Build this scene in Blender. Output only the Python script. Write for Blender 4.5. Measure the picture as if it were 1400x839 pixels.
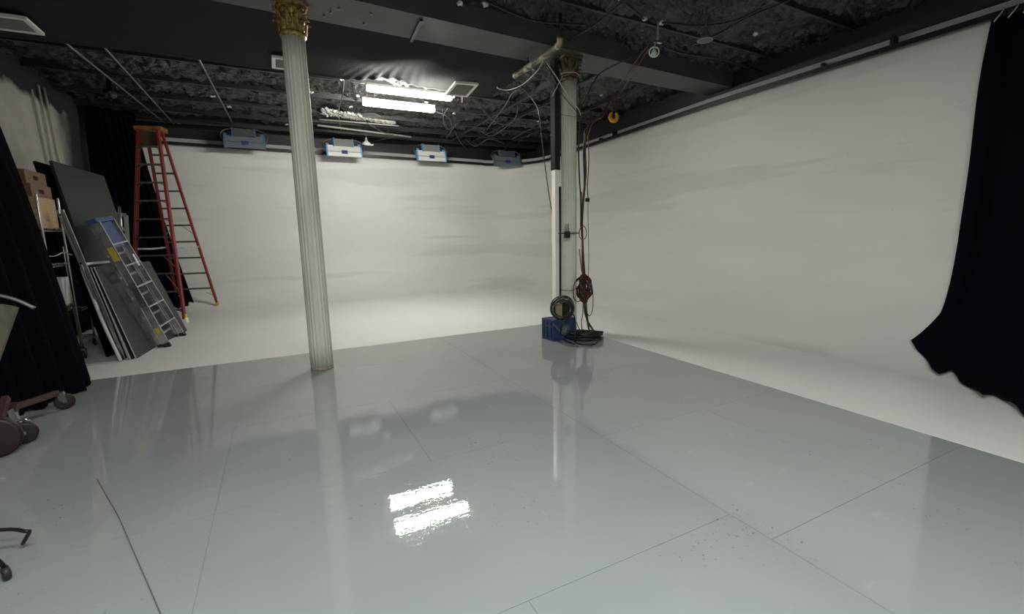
import bpy, math, random
from mathutils import Vector, Matrix, noise
R_ = math.radians
S = bpy.context.scene
for o in list(bpy.data.objects):
    bpy.data.objects.remove(o)
COL = S.collection

# ------------------------------------------------------------------ camera
FPX, YAW, PITCH, ROLL, CH = 625.5, R_(26.75), R_(9.06), R_(-1.2), 1.55
fw = Vector((math.sin(YAW)*math.cos(PITCH), math.cos(YAW)*math.cos(PITCH), -math.sin(PITCH)))
rt = Vector((math.cos(YAW), -math.sin(YAW), 0))
up = rt.cross(fw)
cr = math.cos(ROLL)*rt + math.sin(ROLL)*up
cu = -math.sin(ROLL)*rt + math.cos(ROLL)*up
EYE = Vector((0, 0, CH))
cam = bpy.data.cameras.new('camera')
cam.sensor_width = 36
cam.lens = 36*FPX/1400
cam.clip_start = 0.05
co = bpy.data.objects.new('camera', cam)
M4 = Matrix((cr, cu, -fw)).transposed().to_4x4()
M4.translation = EYE
co.matrix_world = M4
COL.objects.link(co)
S.camera = co

# ------------------------------------------------------------------ world, exposure
w = bpy.data.worlds.new('world')
w.use_nodes = True
w.node_tree.nodes['Background'].inputs[0].default_value = (.9, .95, 1, 1)
w.node_tree.nodes['Background'].inputs[1].default_value = 0.02
S.world = w
S.view_settings.view_transform = 'Standard'
S.view_settings.look = 'None'
S.view_settings.gamma = 1
S.view_settings.use_curve_mapping = False
S.view_settings.exposure = 0.85
TUBE_E = 92.0          # emission of the fluorescent tubes in view
FILL_W = 92           # room lights behind the camera


def area(name, loc, size, power, rot=(0, 0, 0), color=(.98, 1, .96)):
    l = bpy.data.lights.new(name, 'AREA')
    l.shape = 'RECTANGLE'; l.size, l.size_y = size; l.energy = power; l.color = color
    o = bpy.data.objects.new(name, l); o.location = loc; o.rotation_euler = rot
    COL.objects.link(o)
    return o


area('room_light', (.4, 0.6, 3.95), (2.4, .5), FILL_W)
area('room_light', (.4, -1.4, 3.95), (2.4, .5), FILL_W)


# ------------------------------------------------------------------ picture ray helpers (to measure real positions)
def ray(px, py):
    return fw + cr*((px-700)/FPX) - cu*((py-419.5)/FPX)


def on(px, py, axis, v):
    d = ray(px, py); t = (v-EYE[axis])/d[axis]
    return EYE + d*t


def onx(px, py, v): return on(px, py, 0, v)
def ony(px, py, v): return on(px, py, 1, v)
def onz(px, py, v=0): return on(px, py, 2, v)


# ------------------------------------------------------------------ materials
def mat(name, col, rough=.5, metal=0., var=None, vscale=6, vthr=(.4, .65), bump=0., bscale=40, bdet=4,
        emit=None, estr=0, stretch=(1, 1, 1), coat=0, spec=.5, obj=False):
    m = bpy.data.materials.new(name); m.use_nodes = True
    nt = m.node_tree; b = nt.nodes['Principled BSDF']
    b.inputs['Base Color'].default_value = (*col, 1)
    b.inputs['Roughness'].default_value = rough
    b.inputs['Metallic'].default_value = metal
    b.inputs['Specular IOR Level'].default_value = spec
    b.inputs['Coat Weight'].default_value = coat
    if emit:
        b.inputs['Emission Color'].default_value = (*emit, 1)
        b.inputs['Emission Strength'].default_value = estr
    if var or bump:
        if obj:
            g = nt.nodes.new('ShaderNodeTexCoord'); src = g.outputs['Object']
        else:
            g = nt.nodes.new('ShaderNodeNewGeometry'); src = g.outputs['Position']
        mp = nt.nodes.new('ShaderNodeMapping'); mp.inputs['Scale'].default_value = stretch
        nt.links.new(src, mp.inputs[0])
        if var:
            n = nt.nodes.new('ShaderNodeTexNoise'); n.inputs['Scale'].default_value = vscale
            n.inputs['Detail'].default_value = 5
            nt.links.new(mp.outputs[0], n.inputs[0])
            r = nt.nodes.new('ShaderNodeValToRGB')
            r.color_ramp.elements[0].position = vthr[0]; r.color_ramp.elements[1].position = vthr[1]
            r.color_ramp.elements[0].color = (*col, 1); r.color_ramp.elements[1].color = (*var, 1)
            nt.links.new(n.outputs[0], r.inputs[0]); nt.links.new(r.outputs[0], b.inputs['Base Color'])
        if bump:
            n2 = nt.nodes.new('ShaderNodeTexNoise'); n2.inputs['Scale'].default_value = bscale
            n2.inputs['Detail'].default_value = bdet
            nt.links.new(mp.outputs[0], n2.inputs[0])
            bp = nt.nodes.new('ShaderNodeBump'); bp.inputs['Strength'].default_value = bump
            bp.inputs['Distance'].default_value = .02
            nt.links.new(n2.outputs[0], bp.inputs['Height']); nt.links.new(bp.outputs[0], b.inputs['Normal'])
    return m


def nd(nt, t, **k):
    n = nt.nodes.new(t)
    for a, v in k.items():
        if a in n.inputs: n.inputs[a].default_value = v
        else: setattr(n, a, v)
    return n


def ramp(nt, src, p0, p1, c0, c1):
    r = nt.nodes.new('ShaderNodeValToRGB')
    r.color_ramp.elements[0].position = p0; r.color_ramp.elements[1].position = p1
    r.color_ramp.elements[0].color = c0; r.color_ramp.elements[1].color = c1
    nt.links.new(src, r.inputs[0])
    return r.outputs[0]


def mapped(nt, scale):
    g = nt.nodes.new('ShaderNodeNewGeometry')
    mp = nt.nodes.new('ShaderNodeMapping'); mp.inputs['Scale'].default_value = scale
    nt.links.new(g.outputs['Position'], mp.inputs[0])
    return mp.outputs[0]


def mixc(nt, fac, a, b):
    m = nt.nodes.new('ShaderNodeMix'); m.data_type = 'RGBA'
    for s, v in ((0, fac), (6, a), (7, b)):
        if isinstance(v, bpy.types.NodeSocket): nt.links.new(v, m.inputs[s])
        else: m.inputs[s].default_value = v
    return m.outputs[2]


def grey_floor_mat():
    m = bpy.data.materials.new('grey_floor_paint'); m.use_nodes = True
    nt = m.node_tree; b = nt.nodes['Principled BSDF']; L = nt.links.new
    n1 = nd(nt, 'ShaderNodeTexNoise', Scale=1.3, Detail=6.); L(mapped(nt, (1, 1, 1)), n1.inputs[0])
    c = ramp(nt, n1.outputs[0], .3, .7, (.268, .290, .287, 1), (.296, .318, .313, 1))
    # dark flecks where the paint has chipped, gathered in patches
    n2 = nd(nt, 'ShaderNodeTexNoise', Scale=42., Detail=3.); L(mapped(nt, (1, 1, 1)), n2.inputs[0])
    n3 = nd(nt, 'ShaderNodeTexNoise', Scale=1.1, Detail=2.); L(mapped(nt, (1, 1, 1)), n3.inputs[0])
    f2 = ramp(nt, n2.outputs[0], .665, .69, (0, 0, 0, 1), (1, 1, 1, 1))
    f3 = ramp(nt, n3.outputs[0], .54, .60, (0, 0, 0, 1), (1, 1, 1, 1))
    mu = nt.nodes.new('ShaderNodeMath'); mu.operation = 'MULTIPLY'; L(f2, mu.inputs[0]); L(f3, mu.inputs[1])
    c = mixc(nt, mu.outputs[0], c, (.13, .15, .14, 1))
    # pale scuffs
    n4 = nd(nt, 'ShaderNodeTexNoise', Scale=2.6, Detail=9.); L(mapped(nt, (1, 2.2, 1)), n4.inputs[0])
    f4 = ramp(nt, n4.outputs[0], .66, .80, (0, 0, 0, 1), (.22, .22, .22, 1))
    c = mixc(nt, f4, c, (.55, .58, .56, 1))
    L(c, b.inputs['Base Color'])
    n5 = nd(nt, 'ShaderNodeTexNoise', Scale=2.3, Detail=5.); L(mapped(nt, (1, 1, 1)), n5.inputs[0])
    rr = ramp(nt, n5.outputs[0], .35, .7, (.01, .01, .01, 1), (.035, .035, .035, 1))
    L(rr, b.inputs['Roughness'])
    b.inputs['IOR'].default_value = 1.9
    # brush and roller marks running across the room, fine dimples
    n6 = nd(nt, 'ShaderNodeTexNoise', Scale=7., Detail=5.); L(mapped(nt, (.55, 2.4, 1)), n6.inputs[0])
    n7 = nd(nt, 'ShaderNodeTexNoise', Scale=55., Detail=2.); L(mapped(nt, (1, 1, 1)), n7.inputs[0])
    ad = nt.nodes.new('ShaderNodeMath'); ad.operation = 'MULTIPLY_ADD'
    L(n7.outputs[0], ad.inputs[0]); ad.inputs[1].default_value = .30; L(n6.outputs[0], ad.inputs[2])
    bp = nd(nt, 'ShaderNodeBump', Strength=.12, Distance=.0035); L(ad.outputs[0], bp.inputs['Height'])
    L(bp.outputs[0], b.inputs['Normal'])
    return m


def cyc_mat(name='white_cyc_paint', floor=False):
    m = bpy.data.materials.new(name); m.use_nodes = True
    nt = m.node_tree; b = nt.nodes['Principled BSDF']; L = nt.links.new
    n1 = nd(nt, 'ShaderNodeTexNoise', Scale=.8, Detail=5.); L(mapped(nt, (.5, .5, 1.6)), n1.inputs[0])
    c = ramp(nt, n1.outputs[0], .35, .68, (.70, .705, .68, 1), (.77, .77, .745, 1))
    # touched-up bands with rolled edges
    n2 = nd(nt, 'ShaderNodeTexNoise', Scale=.9, Detail=7.); L(mapped(nt, (.22, .22, 3.2)), n2.inputs[0])
    f = ramp(nt, n2.outputs[0], .55, .60, (0, 0, 0, 1), (.6, .6, .6, 1))
    if not floor: c = mixc(nt, f, c, (.62, .625, .605, 1))
    n3 = nd(nt, 'ShaderNodeTexNoise', Scale=14., Detail=6.); L(mapped(nt, (1, 1, 1)), n3.inputs[0])
    f3 = ramp(nt, n3.outputs[0], .66, .76, (0, 0, 0, 1), (.3, .3, .3, 1))
    c = mixc(nt, f3, c, (.52, .52, .50, 1))
    L(c, b.inputs['Base Color'])
    b.inputs['Roughness'].default_value = .42 if floor else .6
    n4 = nd(nt, 'ShaderNodeTexNoise', Scale=3., Detail=8.); L(mapped(nt, (1, 1, 1)), n4.inputs[0])
    bp = nd(nt, 'ShaderNodeBump', Strength=.25, Distance=.02); L(n4.outputs[0], bp.inputs['Height'])
    L(bp.outputs[0], b.inputs['Normal'])
    return m


def ceil_mat():
    m = bpy.data.materials.new('black_ceiling_paint'); m.use_nodes = True
    nt = m.node_tree; b = nt.nodes['Principled BSDF']; L = nt.links.new
    n1 = nd(nt, 'ShaderNodeTexNoise', Scale=3., Detail=6.); L(mapped(nt, (1, 1, 1)), n1.inputs[0])
    c = ramp(nt, n1.outputs[0], .35, .7, (.006, .0058, .0058, 1), (.034, .032, .031, 1))
    n2 = nd(nt, 'ShaderNodeTexNoise', Scale=16., Detail=2.); L(mapped(nt, (1, 1, 1)), n2.inputs[0])
    f = ramp(nt, n2.outputs[0], .755, .77, (0, 0, 0, 1), (1, 1, 1, 1))
    c = mixc(nt, f, c, (.55, .50, .42, 1))
    L(c, b.inputs['Base Color']); b.inputs['Roughness'].default_value = .27
    n4 = nd(nt, 'ShaderNodeTexNoise', Scale=22., Detail=6.); L(mapped(nt, (1, 1, 1)), n4.inputs[0])
    bp = nd(nt, 'ShaderNodeBump', Strength=.9, Distance=.03); L(n4.outputs[0], bp.inputs['Height'])
    L(bp.outputs[0], b.inputs['Normal'])
    return m


def left_wall_mat():
    m = bpy.data.materials.new('left_wall_paint'); m.use_nodes = True
    nt = m.node_tree; b = nt.nodes['Principled BSDF']; L = nt.links.new
    g = nt.nodes.new('ShaderNodeNewGeometry'); sp = nt.nodes.new('ShaderNodeSeparateXYZ'); L(g.outputs['Position'], sp.inputs[0])
    n = nd(nt, 'ShaderNodeTexNoise', Scale=1.6, Detail=6.); L(g.outputs['Position'], n.inputs[0])
    # white turns black beyond y 11.4, black paint above z 3.9, ragged edge
    a = nd(nt, 'ShaderNodeMath', operation='MULTIPLY_ADD'); L(n.outputs[0], a.inputs[0]); a.inputs[1].default_value = 1.1; L(sp.outputs[1], a.inputs[2])
    fa = nd(nt, 'ShaderNodeMapRange'); L(a.outputs[0], fa.inputs[0]); fa.inputs[1].default_value = 11.15; fa.inputs[2].default_value = 12.0
    z = nd(nt, 'ShaderNodeMath', operation='MULTIPLY_ADD'); L(n.outputs[0], z.inputs[0]); z.inputs[1].default_value = .5; L(sp.outputs[2], z.inputs[2])
    fz = nd(nt, 'ShaderNodeMapRange'); L(z.outputs[0], fz.inputs[0]); fz.inputs[1].default_value = 4.02; fz.inputs[2].default_value = 4.12
    mx = nd(nt, 'ShaderNodeMath', operation='MAXIMUM'); L(fa.outputs[0], mx.inputs[0]); L(fz.outputs[0], mx.inputs[1])
    n2 = nd(nt, 'ShaderNodeTexNoise', Scale=3., Detail=5.); L(g.outputs['Position'], n2.inputs[0])
    c = ramp(nt, n2.outputs[0], .35, .7, (.46, .45, .40, 1), (.60, .58, .52, 1))
    c = mixc(nt, mx.outputs[0], c, (.022, .021, .021, 1))
    L(c, b.inputs['Base Color']); b.inputs['Roughness'].default_value = .7
    return m


def fabric_mat(name, col, rough=.95):
    m = mat(name, col, rough, bump=.25, bscale=120, spec=.05)
    return m


def wood_mat(name, c1, c2):
    return mat(name, c1, .6, var=c2, vscale=5, vthr=(.35, .7), stretch=(2, 2, 14), bump=.1, bscale=20)


M = dict(
    grey=grey_floor_mat(), cyc=cyc_mat(), cycf=cyc_mat('white_floor_paint', True), ceil=ceil_mat(), lwall=left_wall_mat(),
    joint=mat('floor_joint', (.19, .205, .20), .6),
    black=mat('black_paint', (.022, .021, .021), .45, bump=.3, bscale=25),
    beam=mat('charcoal_beam_paint', (.058, .056, .055), .5, var=(.075, .073, .07), vscale=2.5, bump=.15, bscale=8),
    rail=mat('black_rail', (.008, .008, .009), .4),
    cloth=fabric_mat('black_cloth', (.030, .028, .028), .75),
    drape=fabric_mat('black_drape', (.0035, .0035, .0055)),
    drapeb=fabric_mat('navy_black_drape', (.003, .0035, .007)),
    column=mat('column_white_paint', (.66, .66, .61), .45, var=(.55, .54, .48), vscale=5, stretch=(1, 1, .25), bump=.1, bscale=30),
    scuff=mat('column_foot_scuff', (.30, .27, .23), .7, var=(.14, .10, .07), vscale=30, vthr=(.5, .7)),
    gold=mat('gold_paint', (.46, .33, .12), .42, .55, var=(.16, .11, .04), vscale=22, vthr=(.4, .62), bump=.5, bscale=50),
    dgold=mat('tarnished_gold', (.17, .14, .075), .55, .4, var=(.07, .06, .04), vscale=24, vthr=(.4, .6), bump=.5, bscale=50),
    white=mat('white_enamel', (.80, .80, .76), .4),
    cream=mat('cream_paint', (.85, .82, .74), .45),
    grille=mat('grey_grille', (.30, .30, .28), .6),
    tube=mat('lit_tube', (1, 1, 1), .5, emit=(1, .98, .91), estr=TUBE_E),
    blackm=mat('black_metal', (.02, .02, .02), .35, .6),
    alu=mat('aluminium', (.55, .56, .56), .32, .9, var=(.38, .39, .39), vscale=8, obj=True),
    alud=mat('aluminium_channel', (.25, .26, .26), .4, .8),
    chrome=mat('chrome_wire', (.62, .60, .55), .25, 1.),
    steel=mat('dull_steel', (.25, .25, .25), .45, .8),
    red=mat('red_fibreglass', (.25, .030, .022), .5, var=(.18, .026, .02), vscale=6, bump=.1, bscale=40),
    tread=mat('ladder_tread', (.13, .13, .13), .5, .5),
    orange=mat('amber_cap', (.30, .12, .03), .6, var=(.15, .07, .02), vscale=9),
    yellow=mat('yellow_sticker', (.55, .42, .05), .6),
    ybright=mat('yellow_plastic', (.75, .40, .02), .5),
    bluecap=mat('blue_plastic', (.018, .045, .15), .45, var=(.035, .08, .25), vscale=30),
    tape=mat('blue_tape', (.14, .42, .70), .55),
    crate=mat('blue_crate_plastic', (.016, .036, .105), .5, var=(.022, .05, .14), vscale=9),
    crated=mat('blue_crate_recess', (.008, .02, .07), .6),
    rubber=mat('black_rubber', (.012, .012, .012), .55),
    cable=mat('black_cable', (.014, .014, .014), .45),
    gcable=mat('green_cable', (.012, .045, .032), .45),
    rcable=mat('dark_red_cable', (.055, .010, .009), .5),
    ocable=mat('rust_cable', (.11, .026, .016), .5),
    wcable=mat('pale_cable', (.50, .48, .42), .5),
    gycable=mat('grey_cable', (.10, .10, .10), .5),
    board=mat('black_foamboard', (.018, .018, .019), .6, bump=.05, bscale=60),
    boardg=mat('charcoal_foamboard', (.030, .030, .031), .55),
    edge=mat('white_board_edge', (.62, .61, .57), .6),
    apple=wood_mat('birch_ply', (.40, .28, .15), (.50, .37, .21)),
    applebr=wood_mat('brown_ply', (.22, .13, .065), (.14, .08, .04)),
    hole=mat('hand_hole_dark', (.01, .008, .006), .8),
    oldpipe=mat('peeling_pipe', (.34, .30, .20), .6, var=(.10, .085, .06), vscale=6, vthr=(.42, .50), bump=.6, bscale=30),
    cartred=mat('dull_red_paint', (.050, .016, .014), .55, var=(.03, .013, .012), vscale=14),
    wheel=mat('maroon_wheel', (.020, .007, .008), .5, var=(.010, .006, .006), vscale=30),
    board2=mat('weathered_wood', (.13, .12, .088), .7, var=(.08, .074, .055), vscale=8, stretch=(3, 3, .6)),
    glass=mat('bulb_glass', (.75, .75, .70), .15),
    paper=mat('white_paper', (.62, .62, .62), .7),
    crumble=mat('crumbled_plaster', (.62, .60, .56), .6, bump=.8, bscale=30),
)

PARENT = {}


class MB:
    def __init__(s): s.v = []; s.f = []; s.sm = []

    def add(s, v, f, smooth=False):
        k = len(s.v); s.v += [Vector(p) for p in v]
        s.f += [tuple(i+k for i in q) for q in f]; s.sm += [smooth]*len(f)
        return s

    def box(s, a, b):
        (x0, y0, z0), (x1, y1, z1) = a, b
        return s.hexa([(x0, y0, z0), (x1, y0, z0), (x1, y1, z0), (x0, y1, z0), (x0, y0, z1), (x1, y0, z1), (x1, y1, z1), (x0, y1, z1)])

    def hexa(s, p):
        return s.add(p, [(0, 3, 2, 1), (4, 5, 6, 7), (0, 1, 5, 4), (1, 2, 6, 5), (2, 3, 7, 6), (3, 0, 4, 7)])

    def bar(s, p, q, wd, th, side):
        """rectangular bar from p to q; wd measured along `side`, th across"""
        p, q, side = Vector(p), Vector(q), Vector(side)
        d = (q-p).normalized(); a = (side-d*side.dot(d)).normalized(); b = d.cross(a)
        a = a*wd/2; b = b*th/2
        return s.hexa([p-a-b, p+a-b, p+a+b, p-a+b, q-a-b, q+a-b, q+a+b, q-a+b])

    def channel(s, p, q, wd, dp, side, t=.006, out=1):
        """C-channel rail: web of width wd along side, two flanges of depth dp"""
        p, q, side = Vector(p), Vector(q), Vector(side)
        d = (q-p).normalized(); a = (side-d*side.dot(d)).normalized(); b = d.cross(a)*out
        s.bar(p, q, wd, t, a)
        for k in (-1, 1):
            o = a*k*(wd/2-t/2)+b*dp/2
            s.bar(p+o, q+o, dp, t, b)
        return s

    def tube(s, pts, r, n=8, closed=False, cap=True):
        pts = [Vector(p) for p in pts]; m = len(pts)
        rs = r if isinstance(r, (list, tuple)) else [r]*m
        prev = None; rings = []
        for i, p in enumerate(pts):
            if closed: t = pts[(i+1) % m]-pts[i-1]
            else: t = pts[min(i+1, m-1)]-pts[max(i-1, 0)]
            if t.length < 1e-9: t = Vector((0, 0, 1))
            t.normalize()
            if prev is None:
                h = Vector((0, 0, 1)) if abs(t.z) < .9 else Vector((1, 0, 0))
                a = t.cross(h).normalized()
            else:
                a = prev-t*prev.dot(t)
                a = a.normalized() if a.length > 1e-6 else t.orthogonal().normalized()
            prev = a; b = t.cross(a)
            rings.append([p+(a*math.cos(2*math.pi*k/n)+b*math.sin(2*math.pi*k/n))*rs[i] for k in range(n)])
        v = [q for rg in rings for q in rg]; f = []
        for i in range(m if closed else m-1):
            j = (i+1) % m
            for k in range(n):
                f.append((i*n+k, i*n+(k+1) % n, j*n+(k+1) % n, j*n+k))
        if cap and not closed:
            f.append(tuple(range(n-1, -1, -1))); f.append(tuple((m-1)*n+k for k in range(n)))
        return s.add(v, f, True)

    def lathe(s, prof, c=(0, 0, 0), axis='z', n=24, rf=None, tilt=None):
        v = []; f = []; c = Vector(c)
        for (r, z) in prof:
            for k in range(n):
                a = 2*math.pi*k/n; rr = r*(rf(a, z) if rf else 1)
                p = Vector((rr*math.cos(a), rr*math.sin(a), z))
                if axis == 'x': p = Vector((p.z, p.x, p.y))
                if axis == 'y': p = Vector((p.x, p.z, p.y))
                if tilt: p = tilt @ p
                v.append(p+c)
        m = len(prof)
        for i in range(m-1):
            for k in range(n):
                f.append((i*n+k, i*n+(k+1) % n, (i+1)*n+(k+1) % n, (i+1)*n+k))
        f.append(tuple(range(n-1, -1, -1))); f.append(tuple((m-1)*n+k for k in range(n)))
        return s.add(v, f, True)

    def grid(s, fn, nu, nv, th=0, smooth=True):
        v = [Vector(fn(i/nu, j/nv)) for j in range(nv+1) for i in range(nu+1)]
        f = [(j*(nu+1)+i, j*(nu+1)+i+1, (j+1)*(nu+1)+i+1, (j+1)*(nu+1)+i) for j in range(nv) for i in range(nu)]
        return s.add(v, f, smooth)

    def build(s, name, material, parent=None, solid=0, autos=True):
        me = bpy.data.meshes.new(name)
        off = parent and PARENT.get(parent.name, Vector()) or Vector()
        me.from_pydata([p-off for p in s.v], [], s.f)
        me.polygons.foreach_set('use_smooth', s.sm)
        me.materials.append(material); me.update()
        o = bpy.data.objects.new(name, me); COL.objects.link(o)
        if parent: o.parent = parent
        PARENT[o.name] = off
        if solid:
            md = o.modifiers.new('solid', 'SOLIDIFY'); md.thickness = solid; md.offset = 0
        return o


def each(mb_, name, m, parent):
    """one object for each connected piece of the builder"""
    par = list(range(len(mb_.v)))

    def find(i):
        while par[i] != i:
            par[i] = par[par[i]]; i = par[i]
        return i
    for f in mb_.f:
        for i in f[1:]: par[find(i)] = find(f[0])
    groups = {}
    for f, sm in zip(mb_.f, mb_.sm): groups.setdefault(find(f[0]), []).append((f, sm))
    for fs in groups.values():
        ids = sorted({i for f, _ in fs for i in f}); mp = {a: b for b, a in enumerate(ids)}
        q = MB(); q.v = [mb_.v[i] for i in ids]; q.f = [tuple(mp[i] for i in f) for f, _ in fs]; q.sm = [x for _, x in fs]
        q.build(name, m, parent)


def tag(o, label=None, cat=None, group=None, kind=None):
    if label: o['label'] = label
    if cat: o['category'] = cat
    if group: o['group'] = group
    if kind: o['kind'] = kind
    return o


def thing(name, loc, label, cat, group=None):
    o = bpy.data.objects.new(name, None); o.location = loc; o.empty_display_size = .1
    COL.objects.link(o); PARENT[o.name] = Vector(loc)
    return tag(o, label, cat, group)


def smooth(pts, k=6):
    P = [Vector(p) for p in pts]
    if len(P) < 3: return P
    P = [P[0]*2-P[1]]+P+[P[-1]*2-P[-2]]; out = []
    for i in range(1, len(P)-2):
        a, b, c, d = P[i-1:i+3]
        for j in range(k):
            t = j/k
            out.append(.5*((2*b)+(c-a)*t+(2*a-5*b+4*c-d)*t*t+(3*b-a-3*c+d)*t**3))
    out.append(P[-2])
    return out


def cable(pts, r, m, label, cat='cable', name='cable', group=None, k=6):
    o = MB().tube(smooth(pts, k), r, 6).build(name, m)
    return tag(o, label, cat, group)


# ================================================================== SETTING
WX, WY, LX, BY = 7.24, 13.2, -3.2, -3.0       # right, back, left, behind camera
RC, RF = 1.55, 1.45
CEIL = 4.3
GX, GY = 4.225, 6.69                           # edge of the grey paint

# floor
fb = MB().box((LX-.1, BY-.1, -.12), (WX+.1, WY+.1, -.0035)).build('floor', M['joint'])
tag(fb, kind='structure')
g = .0013


def panel(x0, x1, y0, y1):
    x0 = max(x0, LX); x1 = min(x1, GX); y0 = max(y0, BY); y1 = min(y1, GY)
    gx0 = 0 if x0 == LX else g; gx1 = 0 if x1 == GX else g
    gy0 = 0 if y0 == BY else g; gy1 = 0 if y1 == GY else g
    MB().box((x0+gx0, y0+gy0, -.004), (x1-gx1, y1-gy1, 0)).build('floor_panel', M['grey'], fb)


rows = [BY, -1.2, .16, 1.53, 2.93, 4.29, 5.66, GY]
for i in range(len(rows)-1):
    y0, y1 = rows[i], rows[i+1]
    xs = [LX, -.98, 2.09] if y0 > 4 else ([LX, -.46, 2.09] if i % 2 else [LX, -.46, .82, 2.09])
    if y0 > 4 and y0 < 5: xs = [LX, -.44, 2.09]
    for a, b in zip(xs[:-1], xs[1:]): panel(a, b, y0, y1)
rows2 = [BY, -1.4, -.06, 1.29, 2.66, 4.02, 5.38, GY]
for i in range(len(rows2)-1):
    y0, y1 = rows2[i], rows2[i+1]
    if i in (3,): panel(2.09, 3.2, y0, y1); panel(3.2, GX, y0, y1)
    else: panel(2.09, GX, y0, y1)
mb = MB()
mb.box((LX, GY, -.004), (WX-RF+.02, WY-RF+.02, .0015)); mb.box((GX, BY, -.004), (WX-RF+.02, GY, .0015))
mb.build('white_floor', M['cycf'], fb)['label'] = 'white painted floor strip around the grey floor'


def zrail(x, y):
    """underside of the black rail, it sags a little towards the far corner"""
    def lp(t, tab):
        for (a, va), (b, vb) in zip(tab[:-1], tab[1:]):
            if t <= b: return va+(vb-va)*max(0, (t-a))/(b-a)
        return tab[-1][1]
    if y < WY-RC: return lp(y, [(-4, 3.745), (6, 3.745), (10, 3.655), (12, 3.62)])
    if x > WX-RC: return 3.61
    return lp(x, [(-3.2, 3.72), (-1.8, 3.705), (3, 3.66), (5.69, 3.62)])


def path(inset=0):
    """plan line of the cyclorama wall from back left to front right"""
    P = []
    cxr, cyr = WX-RC, WY-RC
    for i in range(17): P.append((LX+(cxr-LX)*i/16, WY-inset, 0, 1))
    for i in range(1, 20):
        a = math.pi/2*(1-i/20); r = RC-inset
        P.append((cxr+r*math.cos(a), cyr+r*math.sin(a), math.cos(a), math.sin(a)))
    for i in range(25): P.append((WX-inset, cyr+(BY-cyr)*i/24, 1, 0))
    return P


PP = path()


def cyc(i0, i1, name):
    v = []; f = []; NA = 22
    for (x, y, nx, ny) in PP[i0:i1]:
        zt = zrail(x, y)+.165
        for k in range(NA+1):
            a = math.pi/2*k/NA
            d = RF*(1-math.sin(a)); z = RF*(1-math.cos(a))
            v.append((x-nx*d, y-ny*d, z))
        for k in range(1, 9):
            v.append((x, y, RF+(zt-RF)*k/8))
        v.append((x+nx*.12, y+ny*.12, zt))
        v.append((x+nx*.12, y+ny*.12, -.004))
    n = NA+1+8+2
    for i in range(i1-i0-1):
        for k in range(n-1): f.append((i*n+k, (i+1)*n+k, (i+1)*n+k+1, i*n+k+1))
    o = MB().add(v, f, True).build(name, M['cyc'])
    return tag(o, kind='structure')


cyc(0, 36, 'wall_back')
cyc(35, len(PP), 'wall_right')


def ribbon(inset0, inset1, z0, z1, name, m, s=None):
    P0, P1 = path(inset0), path(inset1); v = []; f = []
    for a, b in zip(P0, P1):
        zr = zrail(a[0], a[1])
        v += [(a[0], a[1], zr+z0), (b[0], b[1], zr+z0), (b[0], b[1], zr+z1), (a[0], a[1], zr+z1)]
    n = len(P0)
    for i in range(n-1):
        for k in range(4):
            f.append((i*4+k, i*4+(k+1) % 4, i*4+4+(k+1) % 4, i*4+4+k))
    f += [(0, 3, 2, 1), tuple((n-1)*4+k for k in range(4))]
    return MB().add(v, f).build(name, m)


rail = tag(ribbon(.05, .11, 0, .065, 'trim_1', M['rail']), kind='structure')
for (px, py) in [(1222, 50), (840, 158)]:
    p = onx(px, py, WX-.08)
    MB().box((WX-.12, p.y-.02, zrail(WX, p.y)+.04), (WX-.002, p.y+.02, zrail(WX, p.y)+.16)).build('rail_bracket', M['rail'], rail)
for y in (11, 9.3, 4.2, 0.9):
    MB().box((WX-.1, y-.015, zrail(WX, y)+.04), (WX-.002, y+.015, zrail(WX, y)+.12)).build('rail_bracket', M['rail'], rail)
# black upper walls behind the cyclorama top
uw = MB()
uw.box((WX+.12, BY, 0), (WX+.2, WY+.2, CEIL+.3)); uw.box((LX, WY+.12, 0), (WX+.2, WY+.2, CEIL+.3))
tag(uw.build('wall_upper', M['black']), kind='structure')
tag(MB().box((LX-.12, BY, -.1), (LX, WY+.12, CEIL+.3)).build('wall_left', M['lwall']), kind='structure')
tag(MB().box((LX-.12, BY-.12, -.1), (WX+.2, BY, CEIL+.3)).build('wall_front', mat('rear_wall_paint', (.45, .45, .43), .8)), kind='structure')


def cz(x, y):
    n = noise.fractal(Vector((x*2.1, y*2.1, 3)), 1, 2.1, 5)
    n2 = abs(noise.noise(Vector((x*7, y*7, 9))))
    return CEIL - .02 + .06*n - .09*n2


cb = MB().grid(lambda u, v: (LX+(WX+.13-LX)*u, BY+(WY+.13-BY)*v, cz(LX+(WX+.13-LX)*u, BY+(WY+.13-BY)*v)), 330, 500, smooth=False)
ceil = tag(cb.build('ceiling', M['ceil'], solid=.0), kind='structure')
MB().box((LX-.1, BY-.1, CEIL+.15), (WX+.2, WY+.2, CEIL+.25)).build('ceiling_deck', M['black'], ceil)

# big flat-bottomed beam over the two columns (slightly out of square), with its bolts and strap
x0, x1 = LX, WX+.1
yn = lambda x: 5.36+.062*x
yf = lambda x: 6.05+.040*x
bm = MB().hexa([(x0, yn(x0), 4.02), (x1, yn(x1), 4.0), (x1, yf(x1), 4.0), (x0, yf(x0), 4.02),
                (x0, yn(x0), 4.36), (x1, yn(x1), 4.36), (x1, yf(x1), 4.36), (x0, yf(x0), 4.36)])
beam = tag(bm.build('trim_2', M['beam']), kind='structure')
a = onz(576, 27, 4.0); b = onz(562, 56, 4.0)
MB().bar((a.x, a.y, 4.0), (b.x, b.y, 4.0), .04, .03, (1, 0, 0)).build('strap', M['rail'], beam)
for q in [(463, 11), (443, 21), (507, 18), (497, 32), (452, 16)]:
    p = onz(*q, 4.01)
    MB().lathe([(.012, -.006), (.012, .012)], (p.x, p.y, 4.0), n=8).build('bolt', M['steel'], beam)

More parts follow.
